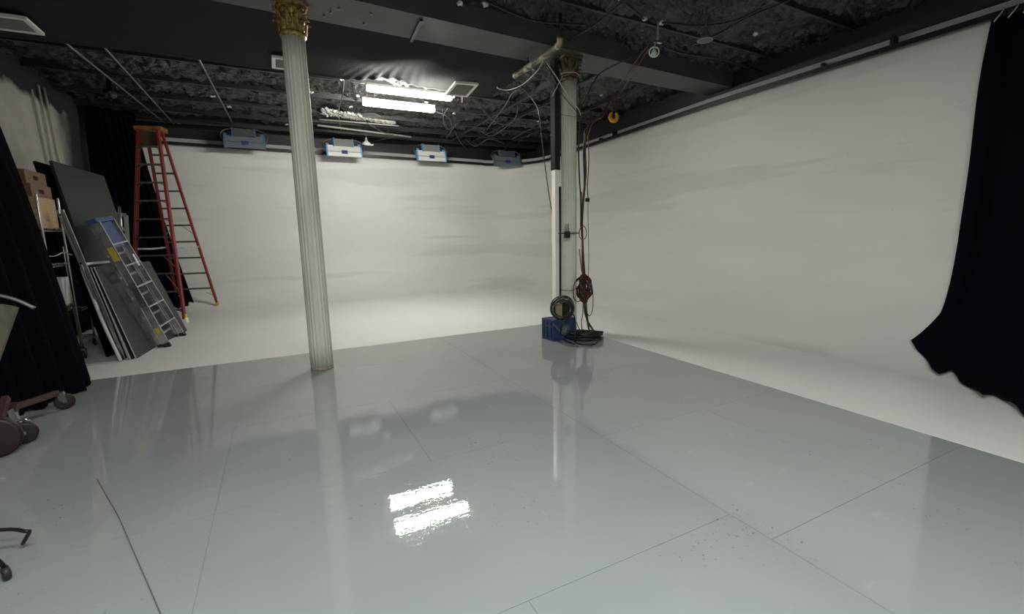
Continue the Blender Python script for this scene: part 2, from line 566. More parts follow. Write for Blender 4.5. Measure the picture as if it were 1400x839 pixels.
# ceiling battens running across the room
for i, (y, z) in enumerate([(2.2, 4.2), (3.6, 4.2), (4.75, 4.22), (8.75, 4.2), (9.9, 4.2), (11.0, 4.18), (11.9, 4.15), (12.7, 4.1)]):
    sk = .03*(y < 6)
    MB().hexa([(LX, y-.02, z), (WX+.1, y-.02+sk*10, z), (WX+.1, y+.02+sk*10, z), (LX, y+.02, z),
               (LX, y-.02, CEIL+.05), (WX+.1, y-.02+sk*10, CEIL+.05), (WX+.1, y+.02+sk*10, CEIL+.05), (LX, y+.02, CEIL+.05)]
              ).build('batten', M['black'], ceil)
# thin joists towards the back wall
for x in (5.2, 6.3, 4.6):
    MB().box((x-.02, 6.5, 4.17), (x+.02, 13.2, 4.3)).build('joist', M['black'], ceil)

# ================================================================== COLUMNS
def column(c, rb, rtp, gold, label, seedv):
    t = thing('column', (c[0], c[1], 0), label, 'column')
    NF = 20

    def rf(a, z):
        w = (a*NF/(2*math.pi)) % 1
        return 1-.075*math.sin(math.pi*w)**.8 if 0 < w < 1 else 1
    zt = 3.68
    prof = [(rb+(rtp-rb)*(z/zt), z) for z in [.03+(zt-.03)*i/12 for i in range(13)]]
    MB().lathe(prof, (c[0], c[1], 0), n=NF*6, rf=rf).build('shaft', M['column'], t)
    MB().lathe([(rb*1.0, 0), (rb*1.02, .012), (rb*.985, .03)], (c[0], c[1], 0), n=40).build('foot_ring', M['scuff'], t)
    MB().lathe([(rtp*.98, zt), (rtp*1.05, zt+.005), (rtp*1.16, zt+.02), (rtp*1.18, zt+.04), (rtp*1.05, zt+.055)], (c[0], c[1], 0), n=40).build('neck_ring', gold, t)
    MB().lathe([(rtp*.98, zt+.05), (rtp*.98, zt+.15), (rtp*1.1, zt+.24), (rtp*1.35, zt+.30)], (c[0], c[1], 0), n=32).build('capital_bell', gold, t)
    ab = MB(); h = rtp*1.42
    P = []
    for k in range(4):
        a0 = math.pi/4+k*math.pi/2
        for dd, rr in ((-.12, h*1.28), (.12, h*1.28), (.5, h*1.02), (math.pi/4, h*.95), (math.pi/2-.5, h*1.02)):
            P.append((c[0]+rr*math.cos(a0+dd), c[1]+rr*math.sin(a0+dd)))
    n = len(P)
    ab.add([(x, y, zt+.295) for x, y in P]+[(x, y, zt+.345) for x, y in P],
           [tuple(range(n-1, -1, -1)), tuple(range(n, 2*n))]+[(i, (i+1) % n, n+(i+1) % n, n+i) for i in range(n)])
    ab.build('abacus', gold, t)

    def leaf(a, z0, hh, wd, curl):
        def fn(u, v):
            s = (u-.5)*2
            prof_w = wd*(.55+.6*math.sin(math.pi*min(v*1.05, 1)**.8))*(1-.55*v**4)
            lob = 1+.16*math.sin(v*22)
            r = rtp*(1.03+.12*v)+.006+curl*max(0, v-.55)**1.6*2.3+.010*(1-abs(s))*1.4+.004*math.cos(s*9)
            z = z0+hh*(v-max(0, v-.82)*1.5)
            aa = a+s*prof_w*lob/rtp
            return (c[0]+r*math.cos(aa), c[1]+r*math.sin(aa), z)
        return MB().grid(fn, 8, 10)
    for k in range(8):
        leaf(k*math.pi/4, zt+.05, .14, .036, .055).build('acanthus_leaf', gold, t, solid=.006)
    for k in range(8):
        leaf((k+.5)*math.pi/4, zt+.08, .20, .034, .06).build('acanthus_leaf', gold, t, solid=.006)
    for k in range(4):
        a0 = math.pi/4+k*math.pi/2; pts = []
        for i in range(26):
            th = i*.42; rr = .034*(1-i/30)
            rad = rtp*1.32+.012+rr*math.cos(th+math.pi); zz = zt+.262+rr*math.sin(th)
            pts.append((c[0]+rad*math.cos(a0), c[1]+rad*math.sin(a0), zz))
        MB().tube(pts, [.011*(1-i/50) for i in range(26)], 6).build('volute', gold, t)
    return t


C1 = (.35, 5.82); C2 = (3.942, 5.86)
column(C1, .128, .118, M['gold'], 'white fluted column with bright gold leaf capital standing alone left of centre', 1)
column(C2, .119, .112, M['dgold'], 'white fluted column with tarnished gold capital, wrapped in cables beside the blue crate', 2)

# ================================================================== CEILING THINGS
# black cloth lining stretched between beam and tubes
def clothfn(u, v):
    x = LX+.02+(3.62-LX)*u
    ya = yf(x)-.03; yb = 7.90+.03*math.sin(x*1.7)
    pin = math.exp(-((x-1.80)/.34)**2); near = math.exp(-((x-1.80)/.12)**2)
    yb -= .30*pin
    y = ya+(yb-ya)*v
    z = 4.03-.05*math.sin(math.pi*min(1, v*1.05))*(1+.25*math.sin(x*1.1))
    z -= .05*v**3
    fan = v**4*math.exp(-((x-1.80)/.55)**2)
    z += .016*fan*math.sin((x-1.8)*46/(.35+v))
    z += .012*noise.noise(Vector((x*1.6, y*1.6, 0)))
    return (x, y, z)


tag(MB().grid(clothfn, 220, 40).build('ceiling_cloth', M['cloth'], solid=.004),
    'smooth black cloth stretched under the ceiling behind the beam, pinched up over the tubes', 'cloth')
p = onz(530, 84, 4.0)
tag(MB().tube([(1.80, 7.52, 4.0), (1.79, 7.50, 4.06), (1.81, 7.50, 4.2), (1.8, 7.5, 4.3)], .008, 6).build('tie_cord', M['wcable']),
    'white cord tying the black cloth up above the fluorescent tubes', 'cord')


def vent(c, sx, sy, label, tilt=(0, 0)):
    t = thing('ceiling_vent', c, label, 'vent')
    x, y, z = c; r = .045

    def q(dx, dy, dz): return (x+dx, y+dy, z+dz+dx*tilt[0]+dy*tilt[1])
    f = MB()
    for (a0, b0, a1, b1) in ((-sx, -sy, sx, -sy+r), (-sx, sy-r, sx, sy), (-sx, -sy+r, -sx+r, sy-r), (sx-r, -sy+r, sx, sy-r)):
        f.hexa([q(a0, b0, 0), q(a1, b0, 0), q(a1, b1, 0), q(a0, b1, 0), q(a0, b0, .03), q(a1, b0, .03), q(a1, b1, .03), q(a0, b1, .03)])
    f.build('frame', M['white'], t)
    MB().hexa([q(-sx+r, -sy+r, .02), q(sx-r, -sy+r, .02), q(sx-r, sy-r, .02), q(-sx+r, sy-r, .02),
               q(-sx+r, -sy+r, .05), q(sx-r, -sy+r, .05), q(sx-r, sy-r, .05), q(-sx+r, sy-r, .05)]).build('backing', M['grille'], t)
    s = MB(); n = 12
    for i in range(n):
        yy = -sy+r+(2*sy-2*r)*(i+.5)/n
        s.hexa([q(-sx+r, yy-.006, .006), q(sx-r, yy-.006, .006), q(sx-r, yy+.004, .006), q(-sx+r, yy+.004, .006),
                q(-sx+r, yy-.002, .02), q(sx-r, yy-.002, .02), q(sx-r, yy+.008, .02), q(-sx+r, yy+.008, .02)])
    tag(s.build('grille', M['grille'], t), kind='stuff')
    b = MB()
    for dx in (-.12, .12): b.box((x+dx-.01, y-.01, z+.05), (x+dx+.01, y+.01, z+.3))
    each(b, 'hanger', M['blackm'], t)
    return t


vent((-2.38, 7.20, 3.89), .23, .22, 'white framed ceiling vent in the far upper left corner of the ceiling')
vent((.36, 7.33, 3.89), .21, .22, 'white framed ceiling vent half hidden behind the left column')
vent((2.90, 7.42, 3.88), .20, .25, 'white framed ceiling vent tilted down right above the end of the fluorescent tubes', (.05, -.12))

# fluorescent fixtures
for i, (xa, xb, y, z, lab) in enumerate([(1.54, 2.97, 8.16, 3.95, 'bright fluorescent tube light, upper and longer of the two in view'),
                                         (1.62, 2.93, 9.02, 3.95, 'bright fluorescent tube light, lower one farther from the cloth')]):
    t = thing('tube_light', ((xa+xb)/2, y, z), lab, 'light')
    MB().lathe([(.038, xa), (.044, xa+.01), (.044, xb-.01), (.038, xb)], (0, y, z), axis='x', n=12).build('tube', M['tube'], t)
    h = MB().box((xa-.02, y-.035, z+.05), (xb+.02, y+.035, z+.09)); h.build('housing', M['white'], t)
    for x in (xa-.012, xb+.012): MB().box((x-.012, y-.03, z-.028), (x+.012, y+.03, z+.05)).build('socket', M['white'], t)
    hg = MB()
    for x in (xa+.2, xb-.2): hg.tube([(x, y, z+.07), (x, y, 4.3)], .004, 5)
    each(hg, 'hanger', M['steel'], t)

# long conduits on the ceiling running towards the back wall, left side
for (A, B, lab) in [((262, 62), (318, 168), 'thin grey conduit under the black ceiling above the red ladder, rightmost of three'),
                    ((140, 62), (246, 178), 'thin grey conduit under the black ceiling, middle of the three at upper left'),
                    ((58, 33), (238, 178), 'thin grey conduit starting at the corner vent, leftmost of the three')]:
    a = onz(*A, 4.13); b = onz(*B, 4.13)
    if b.y > 12.9: b = a+(b-a)*((12.9-a.y)/(b.y-a.y))
    t = MB().tube([a, b], .014, 6).build('conduit', M['steel']); tag(t, lab, 'conduit')
# pale pipes over the second row of fixtures
for (A, B, z, r, lab) in [((434, 171), (562, 187), 4.07, .022, 'white conduit running across the ceiling just above the blue-taped lights'),
                          ((437, 163), (545, 172), 4.12, .014, 'thin pale conduit beneath the white crumbled plaster strip')]:
    a = onz(*A, z); b = onz(*B, z)
    tag(MB().tube([a, b], r, 8).build('conduit', M['wcable']), lab, 'conduit')
random.seed(4)
cr_ = MB()
a = onz(440, 153, 4.2); b = onz(538, 168, 4.2)
for i in range(420):
    tt = random.random(); c = a.lerp(b, tt)+Vector((0, random.uniform(-.30, .16)*(1-.6*tt), 0))
    s = random.uniform(.015, .045); rr = Matrix.Rotation(random.random()*3, 3, Vector((random.random(), random.random(), 1)))
    pts = [c+rr @ Vector((sx*s, sy*s*.7, sz*s*.5)) for sz in (-1, 1) for sx, sy in ((-1, -1), (1, -1), (1, 1), (-1, 1))]
    cr_.hexa(pts)
tag(cr_.build('plaster_crumbs', M['crumble']), 'strip of bare crumbled white plaster on the black ceiling behind the tubes', 'plaster', kind='stuff')

# bits of bare plaster and connectors hanging from the ceiling
chips = [((881, 26), 'pale connector on the ceiling up left of the bare bulb, larger of two'), ((904, 31), 'small pale connector on the ceiling straight above the bare bulb'),
         ((1033, 46), 'white chip under the ceiling beyond the conical lamp towards the right wall'), ((662, 6), 'pale chip at the top edge of the view left of the peeling pipe'),
         ((628, 4), 'pale chip at the very top of the view above the tilted vent'), ((290, 132), 'white chip on the ceiling above the leftmost light fixture, near the long conduit'),
         ((312, 146), 'lower white chip beside the long conduit above the leftmost light fixture'), ((243, 168), 'small white fleck on the ceiling between the red ladder and leftmost fixture'),
         ((391, 170), 'pale ragged knob on the ceiling touching the left edge of the left column'), ((479, 146), 'larger tan plaster fragment left of the lower tube'),
         ((466, 109), 'tan fragment under the cloth edge left of the tubes'), ((488, 131), 'white fleck beside the left end of the upper tube'),
         ((735, 166), 'white fleck on the ceiling left of the black post top'), ((748, 165), 'white fleck nearest the black post top, right one of a pair'),
         ((822, 130), 'white fleck above left of the yellow hook'), ((582, 140), 'pale fragment between the two tubes at right'),
         ((620, 155), 'round white fleck right of the lower tube'), ((425, 126), 'thin white fleck right of the left column')]
for i, (q, clab) in enumerate(chips):
    p = onz(*q, 4.16); s = .028 if q[1] < 60 else .022
    mb_ = MB()
    for k in range(2):
        rr = Matrix.Rotation(i*1.3+k*2, 3, Vector((.3, .5, 1)).normalized())
        c = p+Vector((.03*k, .02*k, .01*k))
        mb_.hexa([c+rr @ Vector((sx*s, sy*s*.6, sz*s*.5)) for sz in (-1, 1) for sx, sy in ((-1, -1), (1, -.7), (.8, 1), (-1, .8))])
    tag(mb_.build('plaster_chip', M['crumble']), clab, 'chip', 'pale chips scattered over the black ceiling')

# taped light fixtures near the back wall
def fixture(px0, px1, pyb, ztop, label, mbody, mtape, mbox, yaw=0):
    Y = 12.55
    a = ony(px0, pyb[0], Y); b = ony(px1, pyb[1], Y)
    t = thing('light_fixture', ((a.x+b.x)/2, Y, a.z), label, 'light', 'taped light fixtures hanging along the back wall')
    z0 = (a.z+b.z)/2; x0, x1 = a.x, b.x; h = .27
    d = .10

    def q(x, dz, dy): return (x, Y+dy+dz*.28, z0+dz)
    def slab(mb_, xa, xb, za, zb, ya, yb):
        mb_.hexa([q(xa, za, ya), q(xb, za, ya), q(xb, za, yb), q(xa, za, yb), q(xa, zb, ya), q(xb, zb, ya), q(xb, zb, yb), q(xa, zb, yb)])
        return mb_
    slab(MB(), x0+.03, x1-.03, 0, .11, 0, d).build('reflector', mbody, t)
    slab(MB(), x0+.03, x1-.03, .125, h, 0, d).build('reflector', mbody, t)
    slab(MB(), x0+.03, x1-.03, .11, .125, .01, d).build('seam_bar', M['steel'], t)
    for xa, xb in ((x0, x0+.035), (x1-.035, x1)):
        slab(MB(), xa, xb, -.01, h+.01, -.006, d+.01).build('end_tape', mtape, t)
    xm = (x0+x1)/2
    slab(MB(), xm-.07, xm+.07, .06, .15, -.008, 0).build('badge', M['bluecap'], t)
    bx0, bx1 = xm-.22, xm+.20
    slab(MB(), bx0, bx1, h-.02, h+.15, -.06, .06).build('ballast_box', mbox, t)
    for xa, xb in ((bx0-.03, bx0), (bx1, bx1+.03)):
        slab(MB(), xa, xb, h-.03, h+.17, -.07, .07).build('box_tape', mtape, t)
    yk = MB().tube(smooth([q(x0-.01, .1, .05), q(x0-.05, .3, .05), q(x0+.1, .42, .05), q(xm, .44, .05), q(x1-.1, .42, .05), q(x1+.05, .3, .05), q(x1+.01, .1, .05)]), .010, 6)
    yk.build('yoke', M['steel'], t)
    MB().tube([q(xm, .44, .05), (xm, Y+.17, 4.3)], .018, 8).build('stem', M['blackm'], t)
    clip = MB()
    slab(clip, x0+.0, x0+.07, h, h+.04, -.02, .02); slab(clip, x1-.10, x1-.02, h, h+.05, -.02, .02)
    each(clip, 'clip', mtape, t)
    return t


dimw = mat('dim_white_reflector', (.16, .19, .21), .5); dimb = mat('dim_box', (.09, .10, .11), .5)  # outer fixtures: weaker light is put into these darker body, tape and box colours
fixture(306, 364, (199, 204), 0, 'shade-toned blue-taped light fixture hanging at the back, leftmost of four', dimw, mat('dim_blue_tape', (.06, .16, .27), .6), dimb)
fixture(447, 496, (212, 215), 0, 'white blue-taped light fixture just right of the left column', M['white'], M['tape'], M['grille'])
fixture(571, 611, (218, 221), 0, 'white blue-taped light fixture in the middle of the back wall', M['white'], M['tape'], M['grille'])
fixture(677, 713, (224, 228), 0, 'shade-darkened light fixture hanging in the far corner left of the cable column', dimw, mat('dim_slate_tape', (.10, .15, .19), .6), dimb)
# little hanging cone lamp next to the second fixture
p = ony(501, 196, 12.2)
t = thing('cone_lamp', p, 'small pale cone lamp beside the white taped fixture near the left column', 'lamp')
MB().lathe([(.10, -.02), (.10, 0), (.03, .06), (.02, .14)], p, n=16).build('shade', M['cream'], t)
MB().box((p.x-.04, p.y-.05, p.z-.04), (p.x+.16, p.y+.05, p.z-.02)).build('plate', M['white'], t)
MB().tube([p+Vector((0, 0, .14)), (p.x, p.y, 4.3)], .008, 6).build('stem', M['steel'], t)

# lamps near the right column
p = onz(894, 72, 3.86)
t = thing('clamp_lamp', p, 'bare white bulb in a pale ring hanging from the ceiling right of the cable column', 'lamp')
MB().lathe([(.003, -.055), (.03, -.045), (.04, -.01), (.028, .02), (.018, .04)], p, n=14).build('bulb', M['glass'], t)
ring = MB(); n = Vector((-.6, -.8, .1)).normalized(); ax = n.orthogonal().normalized(); bx = n.cross(ax)
ring.tube([p+(ax*math.cos(k*.3142)+bx*math.sin(k*.3142))*.062+n*.02 for k in range(20)], .010, 6, closed=True)
ring.build('ring', M['cream'], t)
MB().tube(smooth([p+Vector((0, 0, .04)), p+Vector((.01, 0, .1)), p+Vector((.05, 0, .16)), p+Vector((.06, 0, .4))]), .014, 6).build('socket', M['grille'], t)
MB().box((p.x+.0, p.y-.02, p.z+.13), (p.x+.12, p.y+.02, p.z+.15)).build('clamp', M['chrome'], t)
p = onz(964, 55, 3.9)
t = thing('reflector_lamp', p, 'dark conical reflector lamp hanging from the black ceiling, near the right wall', 'lamp')
MB().lathe([(.088, -.005), (.088, .015), (.06, .05), (.03, .10), (.022, .16), (.008, .2), (.006, .4)], p, n=20).build('shade', mat('grey_shade', (.12, .12, .11), .5), t)
MB().tube([p+Vector((.088*math.cos(k*.3142), .088*math.sin(k*.3142), 0)) for k in range(20)], .008, 6, closed=True).build('rim', M['grille'], t)
# yellow hook
p = onz(839, 158, 3.95)
t = thing('cable_hook', p, 'yellow plastic cable hook hanging under the ceiling right of the cable column', 'hook')
hk = MB(); pts = []
for k in range(15):
    a = math.pi*(.62)+(2*math.pi*.86)*k/14
    pts.append(p+rt*(.075*math.cos(a))+Vector((0, 0, .085*math.sin(a)-.02)))
hk.tube(pts, [.025+.018*math.sin(math.pi*k/14) for k in range(15)], 8).build('hook', M['ybright'], t)
MB().tube([p+Vector((-.03, 0, .05)), p+Vector((-.02, 0, .36))], .006, 6).build('hanger', M['cable'], t)
# dome at upper left
p = onz(151, 127, 4.0)
t = thing('dome_camera', p, 'glossy black dome hanging under the ceiling above the left wall', 'dome')
MB().lathe([(.002, -.09)]+[(.095*math.sin(a), -.095*math.cos(a)) for a in [.2, .5, .8, 1.1, 1.4, 1.57]]+[(.10, .02), (.04, .05), (.03, .3)], p, n=20).build(
    'dome', mat('gloss_black', (.01, .01, .01), .08), t)

# old peeling pipe crossing the beam, with cables over it
pp = [onz(766, 50, 3.98), onz(764, 62, 3.92), onz(745, 76, 3.90), onz(722, 92, 3.88), onz(704, 104, 3.90)]
t = thing('peeling_pipe', pp[0], 'old cream pipe with peeling dark paint hanging under the beam by the cable column', 'pipe')
MB().tube(smooth(pp), .042, 12).build('pipe', M['oldpipe'], t)
for i in (1, 3):
    d = (pp[i+1]-pp[i]).normalized()
    MB().tube([pp[i]-d*.03, pp[i]+d*.03], .045, 12).build('coupling', M['oldpipe'], t)
MB().tube([pp[0], pp[0]+Vector((0, 0, .35))], .02, 8).build('hanger', M['blackm'], t)
MB().tube([pp[3], pp[3]+Vector((0, 0, .4))], .012, 8).build('hanger', M['blackm'], t)

cable([onz(744, 80, 3.9), onz(735, 96, 3.84), onz(715, 115, 3.84), onz(695, 123, 3.88), onz(680, 120, 3.95), onz(684, 112, 4.1)], .008, M['wcable'],
      'pale cable looping off the left end of the peeling pipe')
cable([onz(742, 78, 3.95), ony(760, 104, 5.70), ony(775, 128, 5.68), ony(790, 148, 5.66), ony(794, 158, 5.69)], .008, M['wcable'],
      'pale cord slanting from the peeling pipe across the top of the cable column')
cable([ony(745, 84, 5.9), ony(757, 108, 5.64), ony(770, 131, 5.63), ony(788, 152, 5.62), ony(795, 160, 5.66)], .006, M['gcable'],
      'dull green cord slanting across the cable column just under its capital')
cable([ony(767, 101, 5.7), ony(774, 99, 5.68), ony(786, 99, 5.68), ony(792, 103, 5.74)], .006, M['wcable'], 'pale cord tied round the tarnished capital')
cable([ony(755, 131, 5.72), ony(763, 116, 5.68), ony(770, 103, 5.66)], .006, M['wcable'], 'short pale cord hanging beside the black top of the square post')
cable([ony(767, 156, 5.70), ony(775, 158, 5.67), ony(788, 160, 5.68), ony(792, 161, 5.75)], .004, M['gycable'], 'thin grey wire ringed round the cable column below the capital')
# brown cables from the ceiling down to the bundle
top = onz(890, 58, 3.98)
cable([top, onz(872, 80, 3.9), ony(842, 125, 5.75), ony(818, 160, 5.75), ony(806, 168, 5.75), ony(802, 180, 5.75)], .009, M['rcable'],
      'dark red cable slanting from the ceiling by the bare bulb down to the column bundle')
cable([top+Vector((.05, .03, 0)), onz(877, 82, 3.88), ony(850, 125, 5.78), ony(824, 158, 5.78), ony(810, 169, 5.8), ony(803, 190, 5.8)], .008, M['ocable'],
      'rust cable running beside the dark red one from the bare bulb to the column')
cable([onz(864, 78, 3.95), ony(825, 97, 5.75), ony(812, 112, 5.78), ony(800, 135, 5.8), ony(792, 152, 5.8)], .010, M['cable'],
      'thick black cable from the ceiling to the right side of the capital')
cable([onz(812, 68, 3.98), ony(832, 68, 5.2)], .006, M['cable'], 'short black wire across the beam')
# vertical cables by the column
YB = 5.78
cable([ony(792, 118, YB), ony(793, 160, YB), ony(791, 200, YB), ony(792, 240, YB), ony(794, 275, YB), ony(794, 310, YB)], .011, M['gcable'],
      'dark green cable running down the right edge of the cable column')
vert = [([(802, 176), (800, 200), (801, 235), (799, 262), (797, 285), (796, 322), (798, 375), (799, 415), (803, 440), (808, 462)], M['rcable'], .012, 'dark red cable, main one of the vertical bundle right of the column'),
        ([(800, 178), (798, 210), (799, 250), (796, 290), (797, 340), (800, 385), (802, 425), (806, 455)], M['cable'], .013, 'thick black cable in the vertical bundle right of the column'),
        ([(804, 184), (805, 220), (803, 255), (804, 271)], M['ocable'], .008, 'rust cable end hanging beside the bundle at mid column'),
        ([(795, 262), (794, 300), (796, 330), (796, 360), (799, 400), (800, 430), (812, 452)], M['ocable'], .010, 'rust cable at the left of the vertical bundle'),
        ([(792, 340), (794, 360), (797, 385), (797, 425), (795, 440), (797, 452), (806, 456)], M['cable'], .007, 'thin black cable leaving the bundle towards the floor loops')]
for k, (q, m, r, lab) in enumerate(vert):
    cable([ony(x, y, YB-.03+.02*k) for x, y in q], r, m, lab)
cable([ony(804, 271, YB), ony(804, 300, YB), ony(805, 350, YB), ony(804, 388, YB)], .005, M['gycable'], 'thin straight grey wire hanging to the right of the bundle')
p = ony(803, 273, YB)
tag(MB().box((p.x-.03, p.y-.015, p.z-.03), (p.x+.03, p.y+.015, p.z+.025)).build('plug', M['rubber']), 'small black plug on the cable end beside the bundle', 'plug')
cable([ony(740, 180, 6.1), ony(737, 154, 6.1), ony(732, 142, 6.3), ony(724, 130, 6.6)], .007, M['cable'], 'upper part of the thin black wire looping left of the square post')
cable([ony(740, 180, 6.1), ony(745, 225, 6.1), ony(750, 262, 6.1), ony(755, 292, 6.05), ony(758, 310, 6.03)], .007, M['cable'], 'thin black wire hanging down past the left edge of the square post')
# red coil hanging on the bundle
random.seed(7)
pc = ony(799, 393, YB-.08)
t = thing('coiled_cable', pc, 'dark red coiled extension cable hanging on the bundle right of the column', 'cable')
for k in range(13):
    w_, h_ = random.uniform(.04, .15), random.uniform(.17, .24); ph = random.random()*6
    pts = [pc+rt*(w_*math.cos(a)+.022*math.sin(3*a+ph))+fw*(.03*math.sin(a*2+ph)+.01*k-.04)+Vector((0, 0, h_*math.sin(a)-.01*(k % 3))) for a in [i*math.pi/12 for i in range(24)]]
    MB().tube(pts, .0085, 6, closed=True).build('loop', [M['rcable'], M['ocable'], M['cable']][k % 3], t)
for (cx_, cy_, w_, h_, m, lab) in [(790, 397, .07, .17, 'cable', 'thin black cable loop hanging left of the red coil'), (806, 408, .055, .27, 'cable', 'thin black cable loop hanging below right of the red coil'),
                              (797, 318, .055, .10, 'gycable', 'small grey cord loop tied round the bundle at mid column')]:
    c = ony(cx_, cy_, YB-.12)
    o = MB().tube([c+rt*(w_*math.cos(a))+fw*(.02*math.sin(2*a))+Vector((0, 0, h_*math.sin(a))) for a in [i*math.pi/14 for i in range(28)]], .0065, 6, closed=True).build('cable_loop', M[m])
    tag(o, lab, 'cable')
cable([ony(767, 396, 5.72), ony(778, 397, 5.70), ony(786, 395, 5.70), ony(790, 391, 5.74)], .005, M['gcable'], 'thin green cord wrapped low round the cable column')
# clamp box on the column
p = ony(775, 320, 5.70)
t = thing('junction_clamp', p, 'small black clamp box with three prongs strapped to the cable column', 'clamp')
MB().box((p.x-.04, p.y-.03, p.z-.055), (p.x+.04, p.y+.02, p.z+.04)).build('body', M['rubber'], t)
for dx in (-.028, 0, .028): MB().tube([(p.x+dx, p.y, p.z+.04), (p.x+dx, p.y, p.z+.15)], .007, 6).build('prong', M['steel'], t)
MB().tube([(p.x-.15, p.y-.0, p.z+.015), (p.x+.21, p.y-.0, p.z+.015)], .009, 6).build('strap_bar', M['rubber'], t)

# square post beside the column
pxl, pxr = ony(759.3, 300, 5.93).x, ony(764.2, 300, 5.93).x
t = thing('square_post', ((pxl+pxr)/2, 5.98, 0), 'slim square post beside the cable column, black above and white below', 'post')
zb = ony(762, 232, 5.93).z
MB().box((pxl, 5.93, 0), (pxr, 6.03, zb)).build('lower_post', M['cream'], t)['label'] = 'white lower length of the post'
MB().box((pxl-.006, 5.92, zb), (pxr+.02, 6.04, 4.0)).build('upper_post', M['cloth'], t)['label'] = 'black upper length of the post'
z1, z0 = ony(767, 232, 5.9).z, ony(767, 254, 5.9).z
xs = ony(766.3, 300, 5.93).x
MB().box((xs-.017, 5.895, z0), (xs+.012, 5.925, z1)).build('cover_strip', M['cream'], t)
tag(MB().tube([(xs, 5.945, z0-.005), (xs, 5.945, 1.6), (xs-.004, 5.945, .5), (xs-.004, 5.945, .02)], .017, 8).build('conduit', M['rail']),
    'black conduit in the gap between the square post and the column', 'conduit')

# blue crate
A = onz(741, 462); Bq = onz(757, 467); Cq = onz(790, 463)
t_ = (Bq-A); 
cA = Vector((3.30, 5.66, 0)); ux = Vector((.83, -.30, 0)).normalized(); 
K0 = Vector((A.x, A.y, 0)); K1 = Vector((Bq.x, Bq.y, 0)); e1 = (K1-K0); L1 = e1.length; e1 /= L1
e2 = Vector((-e1.y, e1.x, 0))
if e2.x < 0: e2 = -e2
W2 = .40; HC = .31
t = thing('milk_crate', K0+e1*L1/2+e2*W2/2, 'blue plastic crate on the floor at the foot of the cable column', 'crate')


def cq(a, b, z): return K0+e1*a+e2*b+Vector((0, 0, z))


def cbox(mb_, a0, a1, b0, b1, z0, z1):
    return mb_.hexa([cq(a0, b0, z0), cq(a1, b0, z0), cq(a1, b1, z0), cq(a0, b1, z0), cq(a0, b0, z1), cq(a1, b0, z1), cq(a1, b1, z1), cq(a0, b1, z1)])


cr1 = MB(); cbox(cr1, .012, L1-.012, .012, W2-.012, .004, HC-.006); cr1.build('body', M['crated'], t)
fr = MB()
for z0, z1 in ((0, .03), (HC-.035, HC)): 
    cbox(fr, 0, L1, 0, .012, z0, z1); cbox(fr, 0, L1, W2-.012, W2, z0, z1); cbox(fr, 0, .012, .012, W2-.012, z0, z1); cbox(fr, L1-.012, L1, .012, W2-.012, z0, z1)
each(fr, 'rim_bar', M['crate'], t)
for j in range(4):
    w_ = L1/3
    a0 = min(max(j*w_-.022, 0), L1-.03); ps = MB(); cbox(ps, a0, a0+.045 if j < 3 else L1, 0, .012, .03, HC-.035); ps.build('slat', M['crate'], t)
bars = MB(); cbox(bars, 0, L1, 0.001, .012, .20, .225); bars.build('rail', M['crate'], t)
ps = MB(); cbox(ps, L1-.012, L1+.001, .012, .13, .03, HC-.035); cbox(ps, L1-.012, L1+.001, W2-.15, W2-.012, .03, HC-.035); cbox(ps, L1-.012, L1+.001, .13, W2-.15, .03, .10)
cbox(ps, L1-.012, L1+.001, .13, W2-.15, .22, HC-.035); each(ps, 'side_panel', M['crate'], t)
tp = MB(); cbox(tp, .012, L1-.012, .012, W2-.012, HC-.006, HC-.001); tp.build('lid', M['crate'], t)
wh = MB(); c0 = cq(L1+.012, W2*.5, .15)
wh.lathe([(.075, -.008), (.085, 0), (.085, .008), (.05, .012), (.02, .014)], c0, n=20, tilt=Matrix((e2, Vector((0, 0, 1)), e1)).transposed())
wh.build('round_vent', M['gycable'], t)
for k in range(5):
    a = k*math.pi/5; d = e2*math.cos(a)+Vector((0, 0, math.sin(a)))
    MB().tube([c0-d*.08+e1*.018, c0+d*.08+e1*.018], .005, 5).build('vent_bar', M['steel'], t)
# black coil leaning on top of crate
random.seed(11)
pc = ony(768, 424, 5.48); pc.z = max(pc.z, HC+.18)
pc.z = ony(768, 424, 5.48).z+.02
t = thing('coiled_cable', pc, 'black coiled cable standing upright on top of the blue crate', 'cable')
for k in range(11):
    rx = .155+random.uniform(-.03, .03); rz = .150+random.uniform(-.035, .025); ox, oz = random.uniform(-.03, .03), random.uniform(-.015, .02); ph = random.random()*6
    pts = [pc+rt*(rx*math.cos(a)+ox)+Vector((0, 0, rz*math.sin(a)+oz))+fw*(.045*math.sin(a+ph)+.006*k-.03) for a in [i*math.pi/16 for i in range(32)]]
    MB().tube(pts, .0085, 6, closed=True).build('loop', M['cable' if k % 4 else 'gycable'], t)
# plug box seen through the coil
p = pc+fw*.10+rt*.0
tag(MB().box((p.x-.085, p.y, HC), (p.x+.02, p.y+.06, HC+.22)).build('socket_box', mat('tan_box', (.28, .25, .18), .6)), 'small tan socket box standing behind the black coil on the crate', 'box')
tag(MB().box((p.x+.03, p.y, HC), (p.x+.15, p.y+.06, HC+.24)).build('power_adapter', M['rubber']), 'black adapter box behind the coil on the crate', 'box')
